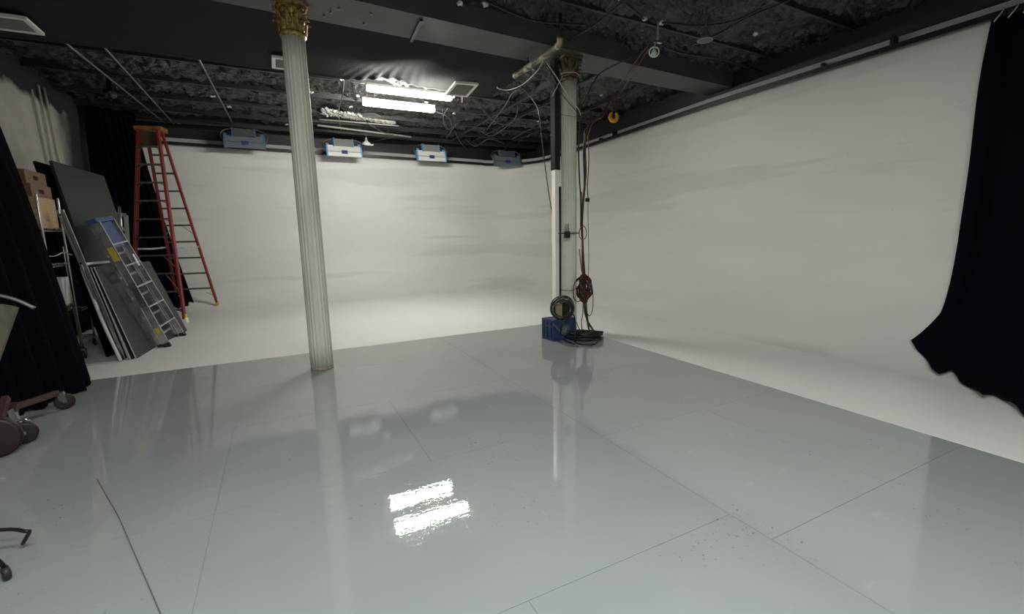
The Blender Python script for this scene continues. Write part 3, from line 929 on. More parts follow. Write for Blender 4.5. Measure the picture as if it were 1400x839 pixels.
# cables draped from crate to floor
for k, (q, m, lab) in enumerate([
        ([(772, 440), (784, 430), (787, 450), (786, 466), (795, 470), (812, 470), (822, 463)], 'cable', 'black cable draped over the right side of the blue crate to the floor'),
        ([(757, 443), (765, 452), (763, 462), (770, 469), (790, 473)], 'gycable', 'grey cable hanging down the front of the blue crate'),
        ([(775, 432), (768, 448), (767, 460), (775, 466), (786, 470)], 'cable', 'black cable crossing the front of the blue crate')]):
    pts = []
    for i, (x, y) in enumerate(q):
        pz = onz(x, y, .02)
        pts.append(pz if y > 459 else ony(x, y, 5.40-.02*k))
    cable(pts, .009, M[m], lab)
fc = onz(797, 463, .0)
t = thing('floor_cable_coil', fc, 'pile of black cable loops lying on the floor right of the blue crate', 'cable')
random.seed(3)
for k in range(16):
    rx = random.uniform(.13, .27); ry = random.uniform(.10, .20); ox = random.uniform(-.06, .07); oy = random.uniform(-.05, .05); ph = random.random()*6
    pts = [fc+rt*(rx*math.cos(a)+ox+.02)+Vector((fw.x, fw.y, 0))*(ry*math.sin(a)+oy)+Vector((0, 0, .012+.006*k+.012*math.sin(2*a+ph))) for a in [i*math.pi/16 for i in range(32)]]
    MB().tube(pts, random.uniform(.007, .011), 6, closed=True).build('loop', M['gcable' if k % 5 == 0 else 'cable'], t)
cable([ony(803, 440, 5.75), ony(810, 450, 5.6), onz(818, 456, .06), onz(822, 463, .03)], .012, M['cable'], 'black cable dropping into the right of the floor pile')
cable([ony(788, 440, 5.62), onz(794, 452, .05), onz(806, 453, .03), onz(812, 457, .03)], .007, M['cable'], 'thin black cable arching behind the floor pile')

# loose cables under the ceiling beyond the tubes
loose = [[(658, 180), (672, 186), (690, 175), (705, 160), (708, 145)], [(636, 190), (650, 200), (668, 190), (690, 196)], [(605, 150), (608, 168), (616, 178), (626, 168)],
         [(622, 180), (630, 195), (640, 206)], [(724, 132), (715, 122), (700, 128), (690, 145), (665, 178)], [(580, 120), (590, 128)], [(470, 110), (468, 132), (463, 152), (466, 180)],
         [(487, 156), (505, 170), (530, 183), (555, 186)], [(595, 152), (612, 160), (618, 175), (610, 190)], [(660, 150), (680, 168), (720, 172), (750, 165)],
         [(700, 190), (722, 178), (745, 172)], [(612, 148), (606, 160), (610, 176), (622, 172), (620, 158)]]
llab = ['dark cable looping down from near the far dark fixture up to the ceiling', 'dark cable sagging above the gap between third and fourth fixtures', 'dark cable dropping right of the tube ends',
        'short dark cable slanting above the third fixture', 'long dark cable from the cloth edge sagging towards the third fixture', 'tiny dark cable between cloth and upper tube',
        'dark flex hanging from the cloth edge past the left ends of the tubes', 'dark cable drooping under the crumbled plaster', 'round loop of cable right of the lower tube, larger',
        'dark cable running across to the square post top', 'dark cable slanting up to the square post above the fourth fixture', 'small inner loop of cable right of the lower tube']
for q, ll in zip(loose, llab):
    n_ = len(q)
    pts = [onz(x, y, 4.12-.10*math.sin(math.pi*i/(n_-1))) for i, (x, y) in enumerate(q)]
    pts = [EYE+(p-EYE)*min(1, 7.05/max(p.x, .01), 12.9/max(p.y, .01)) for p in pts]
    cable(pts, .009, M['gycable'], ll, group='loose cables under the far ceiling')
near = [([(660, 0), (730, 28), (800, 34)], 'long black wire sagging across the ceiling left of the bare bulb'),
        ([(855, 0), (815, 32), (778, 55)], 'straight black conduit slanting across the ceiling towards the peeling pipe'),
        ([(850, 0), (880, 26)], 'short wire running to the pale connector above the bare bulb'),
        ([(905, 31), (960, 35), (1005, 28), (1040, 12)], 'black wire sagging past the conical reflector lamp'),
        ([(900, 60), (930, 72), (990, 82), (1040, 98)], 'black wire running right from the bare bulb towards the right wall'),
        ([(945, 62), (985, 45), (1020, 25), (1080, 0)], 'thin wire slanting up right behind the conical lamp')]
for q, lab in near:
    cable([onz(x, y, 4.1) for x, y in q], .012, M['cable'], lab)
p = onz(632, 128, 4.0)
cable([onz(628, 120, 3.97), onz(632, 130, 3.9), onz(632, 140, 3.86)], .010, M['ocable'], 'short red cord dangling beside the tilted vent')
cable([onz(615, 138, 3.97), onz(625, 128, 3.97), onz(631, 121, 3.97)], .014, M['wcable'], 'pale conduit joining the tubes to the tilted vent')
cable([onz(545, 185, 4.05), onz(512, 193, 3.98)], .007, M['gycable'], 'straight grey wire running to the small cone lamp')

# ================================================================== LEFT WALL THINGS
for k, (qa, qb, lab) in enumerate([((43, 122), (66, 222), 'thin pale conduit on the left wall, leftmost of three'), ((52, 116), (73, 222), 'thin pale conduit on the left wall, middle of three'),
                                   ((60, 120), (82, 222), 'thin pale conduit on the left wall, rightmost of three')]):
    a = onx(*qa, LX+.03); b = onx(*qb, LX+.03); a.z = min(a.z, 4.2)
    tag(MB().tube([a, b, (b.x, b.y, .02)], .016, 8).build('conduit', M['wcable']), lab, 'conduit')


def quadboard(name, BL, BR, TR, TL, th, m, medge, label, cat='board', group=None, parent=None):
    BL, BR, TR, TL = map(Vector, (BL, BR, TR, TL))
    n = (BR-BL).cross(TL-BL).normalized()
    if n.x < 0: n = -n
    t = thing(name, (BL+BR)/2, label, cat, group)
    MB().hexa([BL, BR, BR-n*th*.15, BL-n*th*.15, TL, TR, TR-n*th*.15, TL-n*th*.15]).build('face', m, t)
    MB().hexa([BL-n*th*.15, BR-n*th*.15, BR-n*th, BL-n*th, TL-n*th*.15, TR-n*th*.15, TR-n*th, TL-n*th]).build('core', medge, t)
    return t


quadboard('black_flat', (-2.10, 8.0, .0), (-1.91, 9.37, .0), (-2.43, 9.9, 2.62), (-2.62, 8.53, 2.66), .035, M['boardg'], M['boardg'],
          'tall charcoal foam flat leaning on the left wall side, tallest board there')
quadboard('black_flat', (-2.20, 7.95, .0), (-2.05, 9.3, .0), (-2.62, 9.6, 2.60), (-2.72, 8.33, 2.62), .03, M['drape'], M['drape'],
          'tall black flat behind the charcoal one, only its left sliver showing')
# stack of smaller sheets with white edges
TLs = Vector((-2.20, 7.98, 1.23)); BLs = Vector((-1.82, 7.58, 0))
labs = ['rearmost', 'second from the rear', 'third from the rear', 'fourth from the rear', 'frontmost']
for k in range(5):
    dx = -.05*(4-k)
    jy = [.03, -.10, .02, -.04, .05][k]
    bl = BLs+Vector((dx, jy-.02-dx*1.1, 0)); tl = TLs+Vector((dx*.5, jy*.6-dx*.8, [-.06, -.02, .0, -.03, .0][k])); w_ = Vector((.13, 1.30, 0))
    tl2 = tl+Vector((-.01, 0, 0))
    quadboard('foam_sheet', bl, bl+w_, tl2+w_, tl2, .016, M['boardg' if k == 4 else 'board'], M['edge'] if k != 1 else M['steel'],
              'square black foam sheet with pale edge leaning in the stack, ' + labs[k], 'board', 'foam sheets stacked against the tall flat')
quadboard('foam_sheet', (-1.74, 8.40, 0), (-1.54, 9.56, 0), (-1.97, 9.77, 1.22), (-2.14, 8.6, 1.24), .02, M['boardg'], M['boardg'],
          'square charcoal sheet leaning behind the aluminium stepladder, nearest the red ladder')
# pale rounded rim panel at the top left of the stack
pts = [(-1.97, 7.52, .02), (-2.12, 7.66, .5), (-2.24, 7.80, .95), (-2.31, 7.90, 1.20), (-2.31, 7.97, 1.26), (-2.27, 8.1, 1.275), (-2.20, 8.7, 1.27)]
tag(MB().tube(smooth(pts, 5), .019, 8).build('panel_border', M['edge']), 'white rounded rim of a panel standing at the left of the foam sheets', 'frame')
# slanted aluminium frame at the left edge of the flats
f0 = onz(172, 489, 0); f1 = ony(87, 287, 7.75)
t = thing('leaning_frame', f0, 'long slanted aluminium frame leaning between the wire rack and the flats', 'frame')
MB().bar(f0+Vector((0, -.06, 0)), f1+Vector((0, -.06, 0)), .035, .03, (1, 0, 0)).build('rail', M['alu'], t)
MB().bar(f0+Vector((-.06, .0, 0)), f1+Vector((-.06, .0, 0)), .02, .02, (1, 0, 0)).build('rail', M['steel'], t)
for s_ in (.05, .35, .66, .97):
    c = f0.lerp(f1, s_); MB().bar(c+Vector((0, -.05, 0)), c+Vector((-.06, .0, 0)), .02, .02, (0, 0, 1)).build('joint', M['blackm'], t)

# aluminium stepladder, folded, leaning on the flats
b0 = onz(229, 474, .0); b1 = onz(250, 459, .0)
t0 = onx(131, 304, -2.16); t1 = onx(152, 300, -2.16)
Lm = (b0+b1)/2
LT = (t0+t1)/2
t = thing('stepladder', Lm, 'folded aluminium stepladder with blue top leaning on the black flats', 'ladder')
side = (b1-b0).normalized(); up_l = (LT-Lm).normalized(); nrm = side.cross(up_l).normalized()
if nrm.x < 0: nrm = -nrm
for i, (p, q, o_) in enumerate([(b0, t0, -1), (b1, t1, 1)]):
    p = p+up_l*.03
    r = MB().channel(p, q, .085, .028, nrm, .006, out=1 if i == 0 else -1); r.build('front_rail', M['alu'], t)
    p2 = p-nrm*.085+up_l*.02; q2 = q-nrm*.075-up_l*.05
    MB().channel(p2-side*o_*.03, q2-side*o_*.025, .045, .02, nrm, .005).build('rear_rail', M['alu'], t)
    MB().bar(p-up_l*.035, p+up_l*.03, .10, .05, nrm).build('rubber_foot', M['rubber'], t)
    MB().bar(p2-up_l*.04-side*o_*.03, p2+up_l*.02-side*o_*.03, .06, .04, nrm).build('rubber_foot', M['rubber'], t)
for k in range(1, 6):
    s_ = k/6.05
    a = b0.lerp(t0, s_); b = b1.lerp(t1, s_)
    MB().bar(a, b, .085, .022, nrm).build('step', M['alu'], t)
for k in range(1, 6):
    s_ = (k-.42)/6.05
    a = b0.lerp(t0, s_)-nrm*.09; b = b1.lerp(t1, s_)-nrm*.09
    MB().bar(a, b, .022, .03, nrm).build('rear_brace', M['alu'], t)
a = t0-side*.03+up_l*.02; b = t1+side*.03+up_l*.02
MB().bar(a-nrm*.03, b-nrm*.03, .11, .06, nrm).build('top_cap', M['bluecap'], t)
MB().hexa([t0.lerp(t1, .12)-up_l*.02+nrm*.01, t0.lerp(t1, .88)-up_l*.02+nrm*.01, t0.lerp(t1, .88)-up_l*.02-nrm*.02, t0.lerp(t1, .12)-up_l*.02-nrm*.02,
           (t0.lerp(b0, .20)).lerp(t1.lerp(b1, .20), .12)+nrm*.01, (t0.lerp(b0, .20)).lerp(t1.lerp(b1, .20), .88)+nrm*.01,
           (t0.lerp(b0, .20)).lerp(t1.lerp(b1, .20), .88)-nrm*.02, (t0.lerp(b0, .20)).lerp(t1.lerp(b1, .20), .12)-nrm*.02]).build('tool_tray', M['bluecap'], t)


def sticker(name, c, ua, va, wu, wv, m, parent, lift=.004):
    n = ua.cross(va).normalized()*lift
    return MB().hexa([c-ua*wu-va*wv-n, c+ua*wu-va*wv-n, c+ua*wu+va*wv-n, c-ua*wu+va*wv-n, c-ua*wu-va*wv+n, c+ua*wu-va*wv+n, c+ua*wu+va*wv+n, c-ua*wu+va*wv+n]).build(name, m, parent)


rl = (t0-b0).normalized()
sticker('sticker', t0.lerp(b0, .24)-side*.034, nrm, rl, .034, .10, M['yellow'], t)['label'] = 'yellow warning sticker'
sticker('sticker', t0.lerp(b0, .86)-side*.034, nrm, rl, .024, .05, M['yellow'], t)['label'] = 'small yellow sticker near the foot'
sticker('paper_label', t0.lerp(b0, .32).lerp(t1.lerp(b1, .32), .75)+nrm*.05, side, rl, .04, .09, M['paper'], t)['label'] = 'white paper label'
sticker('badge', t0.lerp(b0, .565)-side*.033, nrm, rl, .036, .17, M['blackm'], t, .003)
sticker('badge', t0.lerp(b0, .565)-side*.035, nrm, rl, .031, .165, M['alud'], t, .003)
# lettering on the rail
cu_ = bpy.data.curves.new('lettering', 'FONT'); cu_.body = 'WERNER'; cu_.size = .062; cu_.extrude = .002; cu_.align_x = 'CENTER'; cu_.align_y = 'CENTER'
to = bpy.data.objects.new('tmp', cu_); COL.objects.link(to)
bpy.context.view_layer.update()
me = bpy.data.meshes.new_from_object(to.evaluated_get(bpy.context.evaluated_depsgraph_get()))
bpy.data.objects.remove(to)
ex = -rl; ey = nrm; ez = ex.cross(ey)
if ez.dot(-side) < 0: ey = -ey; ez = ex.cross(ey)
Mx = Matrix((ex, ey, ez)).transposed().to_4x4()
ctr = t0.lerp(b0, .565)-side*.041
for v in me.vertices: v.co = (Mx.to_3x3() @ v.co)+ctr-PARENT[t.name]
me.materials.clear(); me.materials.append(M['rail'])
lo = bpy.data.objects.new('lettering', me); COL.objects.link(lo); lo.parent = t

# red fibreglass A-frame ladder
u = Vector((1.70, -.41, 0)).normalized(); fwd = Vector((.41, 1.70, 0)).normalized()
FC = Vector((-2.13, 10.66, 0)); RCn = Vector((-1.72, 12.33, 0))
ZT = 3.70
TF = Vector((-2.02, 11.38, ZT)); TR_ = Vector((-1.97, 11.60, ZT))
t = thing('tall_stepladder', (FC+RCn)/2, 'tall red fibreglass A-frame stepladder standing open by the back wall', 'ladder')
rails = {}
for nm, C_, T_, wb, wt, sg in (('front', FC, TF, .44, .175, -1), ('front', FC, TF, .44, .175, 1), ('rear', RCn, TR_, .41, .15, -1), ('rear', RCn, TR_, .41, .15, 1)):
    p = C_+u*wb*sg+Vector((0, 0, .07)); q = T_+u*wt*sg-Vector((0, 0, .02))
    rails[nm, sg] = (C_+u*wb*sg, q)
    MB().channel(p, q, .085 if nm == 'front' else .06, .035, fwd, .008, out=sg).build(nm+'_rail', M['red'], t)
    MB().bar(C_+u*wb*sg, C_+u*wb*sg+(q-p).normalized()*.09, .11, .06, fwd).build('foot', M['cream' if sg > 0 else 'rubber'], t)
    MB().bar(C_+u*wb*sg+(q-p).normalized()*.085, C_+u*wb*sg+(q-p).normalized()*.16, .10, .05, fwd).build('foot_bracket', M['yellow'], t)
for nm, wd_, th_ in (('front', .09, .028), ('rear', .03, .035)):
    A0, A1 = rails[nm, -1]; B0, B1 = rails[nm, 1]
    n_ = 11 if nm == 'front' else 10
    for k in range(1, n_):
        z = ZT-.345*k-(.0 if nm == 'front' else .10)
        a = A0.lerp(A1, z/A1.z); b = B0.lerp(B1, z/B1.z)
        MB().bar(a, b, wd_, th_, fwd).build('step' if nm == 'front' else 'rear_rung', M['tread'], t)
        if nm == 'front':
            for e, o2 in ((a, b), (b, a)):
                d = (o2-e).normalized()
                MB().bar(e+d*.10-Vector((0, 0, .01)), e-Vector((0, 0, .08)), .02, .008, fwd).build('step_brace', M['tread'], t)
for (nm, sg, za, zb_) in (('rear', 1, 1.66, 1.90), ('rear', -1, 1.66, 1.90), ('front', -1, .55, .95), ('front', 1, .55, .95), ('front', 1, 1.0, 1.3)):
    A0, A1 = rails[nm, sg]; a = A0.lerp(A1, za/A1.z); 
    MB().bar(a, A0.lerp(A1, zb_/A1.z)-u*sg*.24, .02, .008, fwd).build('diagonal_brace', M['steel'], t)
for sg in (-1, 1):
    A0, A1 = rails['front', sg]; B0, B1 = rails['rear', sg]; z = 1.42
    a = A0.lerp(A1, z/A1.z); b = B0.lerp(B1, z/B1.z); m_ = (a+b)/2+Vector((0, 0, -.015))
    MB().bar(a, m_, .03, .008, (0, 0, 1)).bar(m_, b, .03, .008, (0, 0, 1)).build('spreader', M['alu'], t)
c = (TF+TR_)/2
MB().bar(c-u*.225, c+u*.225, .29, .075, fwd).build('top_cap', M['orange'], t)
MB().bar(c-u*.15-Vector((0, 0, .19))-fwd*.10, c+u*.15-Vector((0, 0, .19))-fwd*.10, .02, .26, fwd).build('gusset_plate', mat('brown_plate', (.10, .06, .035), .6), t)
for sg in (-1, 1):
    A0, A1 = rails['rear', sg]; a = A0.lerp(A1, .31/A1.z)
    MB().bar(a, a-u*sg*.16+Vector((0, 0, .09)), .03, .01, fwd).build('corner_brace', M['yellow'], t)

# white frame and pole standing behind the stepladder
p0 = ony(156, 300, 10.6); p1 = ony(174, 350, 10.6)
t = thing('window_sash', (p1.x, 10.6, p1.z), 'pale grey sash frame standing in the dark behind the stepladder top', 'frame')
q00 = ony(157, 292, 10.6); q10 = ony(172, 294, 10.6); q11 = ony(178, 385, 10.6); q01 = ony(160, 385, 10.6)
for a, b in ((q00, q10), (q10, q11), (q01, q11), (q00, q01), (ony(157, 313, 10.6), ony(174, 313, 10.6))):
    MB().bar(a, b, .06, .03, (1, 0, 0) if abs((b-a).z) > abs((b-a).x) else (0, 0, 1)).build('bar', M['grille'], t)
for a in (q01, q11): MB().bar((a.x, a.y, .0), a, .05, .03, (1, 0, 0)).build('leg', M['steel'], t)
pa, pb = ony(163, 282, 10.2), ony(166, 315, 10.2)
tag(MB().tube([pa, pb, (pb.x+.05, 10.2, 0.01)], .022, 8).build('pole', M['alu']), 'thin pale pole standing behind the blue top of the stepladder', 'pole')

# ---- chrome wire racks
def rack(x0, x1, y0, y1, ht, shelves, label, wheels=True):
    t = thing('wire_rack', ((x0+x1)/2, (y0+y1)/2, 0), label, 'rack')
    for x in (x0, x1):
        for y in (y0, y1):
            MB().lathe([(.013, .13), (.013, ht), (.009, ht+.01)], (x, y, 0), n=10).build('post', M['chrome'], t)
            w_ = MB().lathe([(.02, -.018), (.055, -.016), (.06, -.01), (.06, .01), (.055, .016), (.02, .018)], (x, y, .06), axis='x', n=20)
            w_.build('caster_wheel', M['rubber'], t)
            MB().bar((x, y, .06), (x, y, .14), .05, .05, (1, 0, 0)).build('caster_fork', M['steel'], t)
    for z in shelves:
        s = MB()
        for dz in (0, -.035):
            s.tube([(x0, y0, z+dz), (x1, y0, z+dz), (x1, y1, z+dz), (x0, y1, z+dz)], .004, 5, closed=True)
        n = 14
        for i in range(1, n):
            y = y0+(y1-y0)*i/n; s.tube([(x0, y, z), (x1, y, z)], .002, 4)
        for x, y, dx, dy in ((x0, y0, 1, 0), (x1, y0, 0, 1), (x0, y1, 1, 0), (x0, y0, 0, 1)):
            L = (x1-x0) if dx else (y1-y0)
            k = int(L/.06)
            for i in range(k):
                a = Vector((x+dx*L*i/k, y+dy*L*i/k, z)); m_ = Vector((x+dx*L*(i+.5)/k, y+dy*L*(i+.5)/k, z-.035)); b = Vector((x+dx*L*(i+1)/k, y+dy*L*(i+1)/k, z))
                s.tube([a, m_, b], .002, 4)
        s.build('shelf', M['chrome'], t)
    return t


rack(-3.08, -2.47, 7.42, 8.02, 2.12, [.20, .76, 1.30, 1.74], 'chrome wire rack behind the left curtain holding the wooden boxes')
rack(-3.08, -2.62, 8.42, 9.0, 1.5, [.18, .62, 1.02], 'lower chrome wire rack behind the first one, mostly in shadow')


def applebox(x0, x1, y0, y1, z0, z1, m, holes, label):
    t = thing('apple_box', ((x0+x1)/2, (y0+y1)/2, z0), label, 'box', 'wooden boxes on the wire rack')
    b = .015
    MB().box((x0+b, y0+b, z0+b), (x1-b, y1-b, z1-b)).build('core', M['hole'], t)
    for zz0, zz1, nm in ((z0, z0+b, 'bottom_board'), (z1-b, z1, 'top_board')): MB().box((x0, y0, zz0), (x1, y1, zz1)).build(nm, m, t)

    def faceboard(ax, lo, hole):
        f = MB()
        za, zb2 = z0+b, z1-b; zm = (z0+z1)/2+.0
        if ax == 'y': q = lambda a, c, d, e: f.box((x0+(x1-x0)*a, lo, za+(zb2-za)*d), (x0+(x1-x0)*c, lo+b, za+(zb2-za)*e))
        else: q = lambda a, c, d, e: f.box((lo, y0+b+(y1-y0-2*b)*a, za+(zb2-za)*d), (lo+b, y0+b+(y1-y0-2*b)*c, za+(zb2-za)*e))
        if hole:
            h0, h1, v0, v1 = hole
            q(0, h0, 0, 1); q(h1, 1, 0, 1); q(h0, h1, 0, v0); q(h0, h1, v1, 1)
        else: q(0, 1, 0, 1)
        f.build('side_board', m, t)
    faceboard('y', y0, holes.get('y')); faceboard('y', y1-b, None)
    faceboard('x', x1-b, holes.get('x')); faceboard('x', x0, None)
    return t


applebox(-3.0, -2.49, 7.46, 7.98, 1.745, 2.10, M['apple'], {'y': (.40, .56, .30, .72)}, 'pale plywood box with an upright hand hole on the top rack shelf')
applebox(-3.05, -2.53, 7.50, 8.05, 2.102, 2.26, M['applebr'], {'x': (.35, .62, .30, .70)}, 'brown wooden box lying on the pale plywood box, lower of two')
applebox(-3.10, -2.56, 7.50, 8.05, 2.262, 2.42, M['applebr'], {'x': (.35, .60, .30, .70)}, 'brown wooden box on the very top of the box pile')
random.seed(21)
t = thing('clamp_pile', (-2.75, 7.7, 1.31), 'heap of steel clamps on the middle shelf of the wire rack', 'clamps')
for k in range(9):
    x = -2.98+.055*k; y = 7.45+random.uniform(0, .25)
    c = Vector((x, y, 1.36+random.uniform(0, .06)))
    MB().lathe([(.012, -.07), (.04, -.06), (.04, -.03), (.018, -.02), (.018, .02), (.042, .03), (.042, .06), (.012, .07)], c, axis='x' if k % 2 else 'y', n=10).build('clamp', M['chrome' if k % 3 else 'steel'], t)
MB().tube(smooth([(-3.0, 7.5, 1.33), (-2.7, 7.45, 1.42), (-2.45, 7.5, 1.40), (-2.38, 7.62, 1.44), (-2.36, 7.8, 1.40)]), .010, 6).build('rod', M['chrome'], t)
p = ony(115, 385, 8.35)
tag(MB().box((-2.66, 7.76, .775), (-2.485, 7.98, 1.12)).build('paper_box', M['paper']), 'white carton on a lower shelf of the wire rack, beside the chrome post', 'box')
tag(MB().box((-2.68, 7.74, .215), (-2.485, 7.98, .30)).build('paper_stack', M['paper']), 'low white stack of paper on the bottom shelf of the wire rack', 'paper')
tag(MB().box((-3.0, 7.5, .775), (-2.70, 7.9, 1.0)).build('storage_bin', mat('dark_bin', (.02, .025, .025), .5)), 'dark bin on the lower shelf of the wire rack', 'bin')

# ---- black curtains
def drape(name, base, topc, m, label, nfold, amp, closed=False, kp=1.35, zt=4.15, h=0.0):
    """curtain hung along the top polyline and spreading to the base polyline"""
    B = [Vector((*p, 0)) for p in base]; T = [Vector((*p, 0)) for p in topc]

    def along(P, s):
        ls = [(P[i+1]-P[i]).length for i in range(len(P)-1)]; tot = sum(ls); d = s*tot
        for i, l in enumerate(ls):
            if d <= l or i == len(ls)-1: return P[i].lerp(P[i+1], min(1, d/l)), (P[i+1]-P[i]).normalized()
            d -= l

    def fn(u_, v_):
        pb, db = along(B, u_); pt, dt = along(T, u_)
        k = (1-v_)**kp
        p = pt.lerp(pb, k); d = (dt.lerp(db, k)).normalized(); n = Vector((d.y, -d.x, 0))
        ph = u_*nfold*2*math.pi+.9*math.sin(u_*9)+.25*math.sin(v_*5+u_*13)
        w_ = amp*(.35+.65*k)*math.sin(ph)+.4*amp*k*math.sin(ph*.37+1)
        z = h+(zt-h)*v_
        if v_ == 0: z += .012*(1+math.sin(ph*1.7))
        p = p+n*w_; p.z = z
        return p
    return tag(MB().grid(fn, 260, 40).build(name, m, solid=.006), label, 'curtain')


drape('curtain', [(-2.60, 7.05), (-2.10, 6.78), (-1.98, 6.25), (-2.06, 5.98), (-2.22, 5.62), (-2.55, 5.52), (-3.05, 5.50)],
      [(-2.98, 7.0), (-2.88, 6.7), (-2.86, 6.4), (-2.88, 6.1), (-2.90, 5.9), (-2.98, 5.8), (-3.1, 5.7)],
      M['drape'], 'black curtain bunched at the left edge, pooling on the grey floor by the trolley', 11, .045, kp=.55, zt=4.22, h=.003)
drape('curtain', [(-3.12, 8.3), (-3.12, 11.2)], [(-3.13, 8.3), (-3.13, 11.2)], M['drape'],
      'added low black sheet darkening the left wall behind the wire racks', 14, .02, zt=2.1, h=.02)  # added sheet, stands in for the darkness behind the racks
drape('curtain', [(-3.0, 12.1), (-2.5, 12.2), (-2.0, 12.30), (-1.78, 12.42)], [(-3.05, 12.3), (-2.85, 12.35), (-2.62, 12.45), (-2.42, 12.5)],
      M['drape'], 'black curtain hanging behind the red ladder at the end of the back wall', 7, .05, zt=4.2, h=.02)
drape('curtain', [(-3.08, 11.3), (-3.0, 11.6), (-2.9, 11.8), (-2.9, 12.1)], [(-3.10, 12.0), (-3.1, 12.1), (-3.05, 12.2), (-3.0, 12.3)],
      M['drape'], 'black curtain against the far end of the left wall', 9, .03, zt=4.2, h=.02)


# right curtain: hangs from the rail, lands on the curved cove and trails forward over it
def cove_x(z):   # inner surface
    if z >= RF: return WX
    return WX-RF+math.sqrt(max(0, RF*RF-(RF-z)**2))


def rcurt(u_, v_):
    # u: along the wall from far edge (0) towards the camera (1); v: 0 top .. 1 hem
    y0 = 2.45-4.6*u_
    ph = u_*17*2*math.pi+1.2*math.sin(u_*11)
    d_ = 2.45-y0
    saw = ((d_+.02)/.47) % 1
    end = min(5.9, 3.93+.98*d_)+.22*saw*min(1, d_*4)-.10+.03*math.sin(ph)
    A = 3.74-RF                # straight drop before the cove begins
    s = v_*end
    off = .05+.02*math.sin(ph)+.016*math.sin(ph*.5+v_*3)
    if s < A: x, z, nx, nz = WX, 3.74-s, -1, 0
    else:
        th = (s-A)/RF
        if th < math.pi/2:
            x = WX-RF+RF*math.cos(th); z = RF-RF*math.sin(th); nx, nz = -math.cos(th), math.sin(th)
        else: x = WX-RF-(th-math.pi/2)*RF; z = 0; nx, nz = 0, 1
    belly = max(0, .09*math.sin(math.pi*min(1, s/(A+.9)))*(.5+.5*math.sin(ph*.5)))
    lift = off+belly
    y = y0+.012*math.sin(s*3)+.02*math.sin(ph+v_*4)+.12*max(0, (s-end+.5)/.5)*math.exp(-d_*3)
    return (x+nx*lift, y, z+nz*lift*.8+.01)


rc_ = tag(MB().grid(rcurt, 300, 70).build('curtain', M['drapeb'], solid=.006),
          'wide black curtain hanging at the right edge and trailing over the white cove', 'curtain')
for k in range(7):
    y = 2.38-.11*k; z = 3.745
    MB().tube([(WX-.14, y+.02, 3.70), (WX-.145, y-.03, z+.02), (WX-.10, y-.04, z+.085), (WX-.04, y, z+.09), (WX-.03, y+.02, z-.02)], .007, 5).build('tie', M['wcable'], rc_)

# ================================================================== NEAR LEFT: trolley and stand
def wheel(name, c, r, wd, ax, m, parent):
    ax = Vector(ax).normalized(); a = ax.orthogonal().normalized(); b = ax.cross(a)
    T = Matrix((a, b, ax)).transposed()
    w_ = MB().lathe([(r*.3, -wd*.5), (r*.55, -wd*.35), (r*.85, -wd*.45), (r, -wd*.3), (r, wd*.3), (r*.85, wd*.45), (r*.55, wd*.35), (r*.3, wd*.5)], c, n=28, tilt=T)
    o = w_.build(name, m, parent)
    MB().lathe([(r*.22, -wd*.62), (r*.22, wd*.62)], c, n=12, tilt=T).build('hub', M['steel'], o)
    return o


tb = Vector((-2.15, 4.9, 0))
t = thing('trolley', tb, 'old dull red trolley with maroon wheels at the left edge before the curtain', 'trolley')
cA = Vector((-2.0, 5.00, .255)); cB = ony(79, 543, 5.60); cB.z = .17
cA = ony(8, 560, 4.85)
MB().bar(cA, cB, .05, .035, (0, 0, 1)).build('chassis_arm', M['cartred'], t)
MB().bar(cA+Vector((-.35, -.02, .06)), cA+Vector((.06, .02, -.01)), .09, .07, (0, 0, 1)).build('chassis', M['cartred'], t)
wB = ony(89, 551, 5.62); wB.z = .075
wheel('caster_wheel', wB, .075, .035, (.35, -.93, 0), M['wheel'], t)
MB().bar(wB+Vector((0, .0, .0)), (cB.x+.02, cB.y, cB.z), .04, .05, (0, 1, 0)).build('caster_fork', M['steel'], t)
wC = ony(33, 594, 4.78); wC.z = .085
wheel('caster_wheel', wC, .085, .04, (.25, -.97, 0), M['wheel'], t)
MB().bar(wC+Vector((-.03, .03, .05)), cA+Vector((.03, 0, 0)), .035, .04, (0, 1, 0)).build('caster_fork', M['steel'], t)
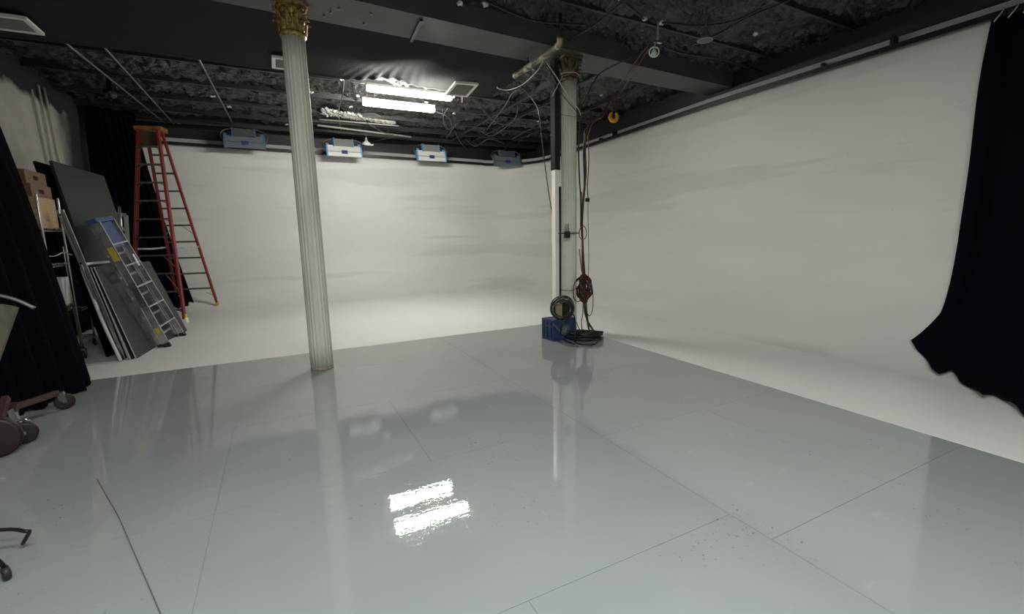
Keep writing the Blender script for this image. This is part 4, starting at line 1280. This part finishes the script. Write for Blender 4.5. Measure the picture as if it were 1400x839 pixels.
MB().tube([wC+Vector((-.07, 0, .10)), wC+Vector((.02, 0, .115)), wC+Vector((.05, 0, .09))], .008, 6).build('brake_lever', M['chrome'], t)
wD = ony(-6, 607, 4.55); wD.z = .15
wheel('large_wheel', wD, .15, .05, (.15, -.98, 0), M['wheel'], t)
MB().bar(wD, wD+Vector((-.02, .3, .22)), .04, .05, (1, 0, 0)).build('axle_bracket', M['cartred'], t)
# upright board and curved handle
a = ony(13, 418, 4.95); b = ony(-8, 492, 4.95)
bt = ony(-35, 590, 4.95)
MB().bar(a, Vector((bt.x, bt.y, .25)), .10, .04, (1, 0, 0)).build('upright_board', M['board2'], t)['label'] = 'pale worn upright board of the trolley'
h0 = [ony(x, y, 4.93) for x, y in ((-40, 398), (-10, 402), (10, 406), (28, 412), (47, 421))]
MB().tube(smooth(h0), .014, 8).build('handle', M['steel'], t)['label'] = 'curved grey metal handle bar'

# stand legs at lower left
p = onz(8, 782, .04)
t = thing('light_stand', (-1.5, 3.0, 0), 'black light stand just outside the left edge, one foot and casters reaching in', 'stand')
hub = Vector((-1.72, 3.02, .22))
MB().tube([(hub.x, hub.y, .05), (hub.x, hub.y, 2.1)], .018, 10).build('pole', M['blackm'], t)
MB().lathe([(.05, -.04), (.05, .04)], hub, n=14).build('collar', M['blackm'], t)
f1_ = onz(40, 727, .10); f2_ = onz(31, 743, .03)
MB().tube(smooth([hub, onz(0, 724, .14), onz(34, 726, .115), f1_, f2_], 5), .009, 8).build('leg', M['blackm'], t)
for k, q in enumerate([(8, 783), (-12, 735)]):
    c = onz(*q, .035)
    w_ = wheel('caster_wheel', c, .033, .03, (.8, .5, 0), M['rubber'], t)
    MB().tube([c+Vector((0, 0, .03)), c+Vector((-.03, .01, .09)), hub], .010, 8).build('leg', M['blackm'], t)

# cord and cracks on the grey floor
cpts = [onz(x, y, .003) for x, y in ((133, 655), (146, 678), (162, 706), (182, 752), (203, 800), (221, 842))]
cable(cpts, .0024, M['gycable'], 'thin dark cord lying in a slight curve across the grey floor at lower left', 'cord', 'cord')
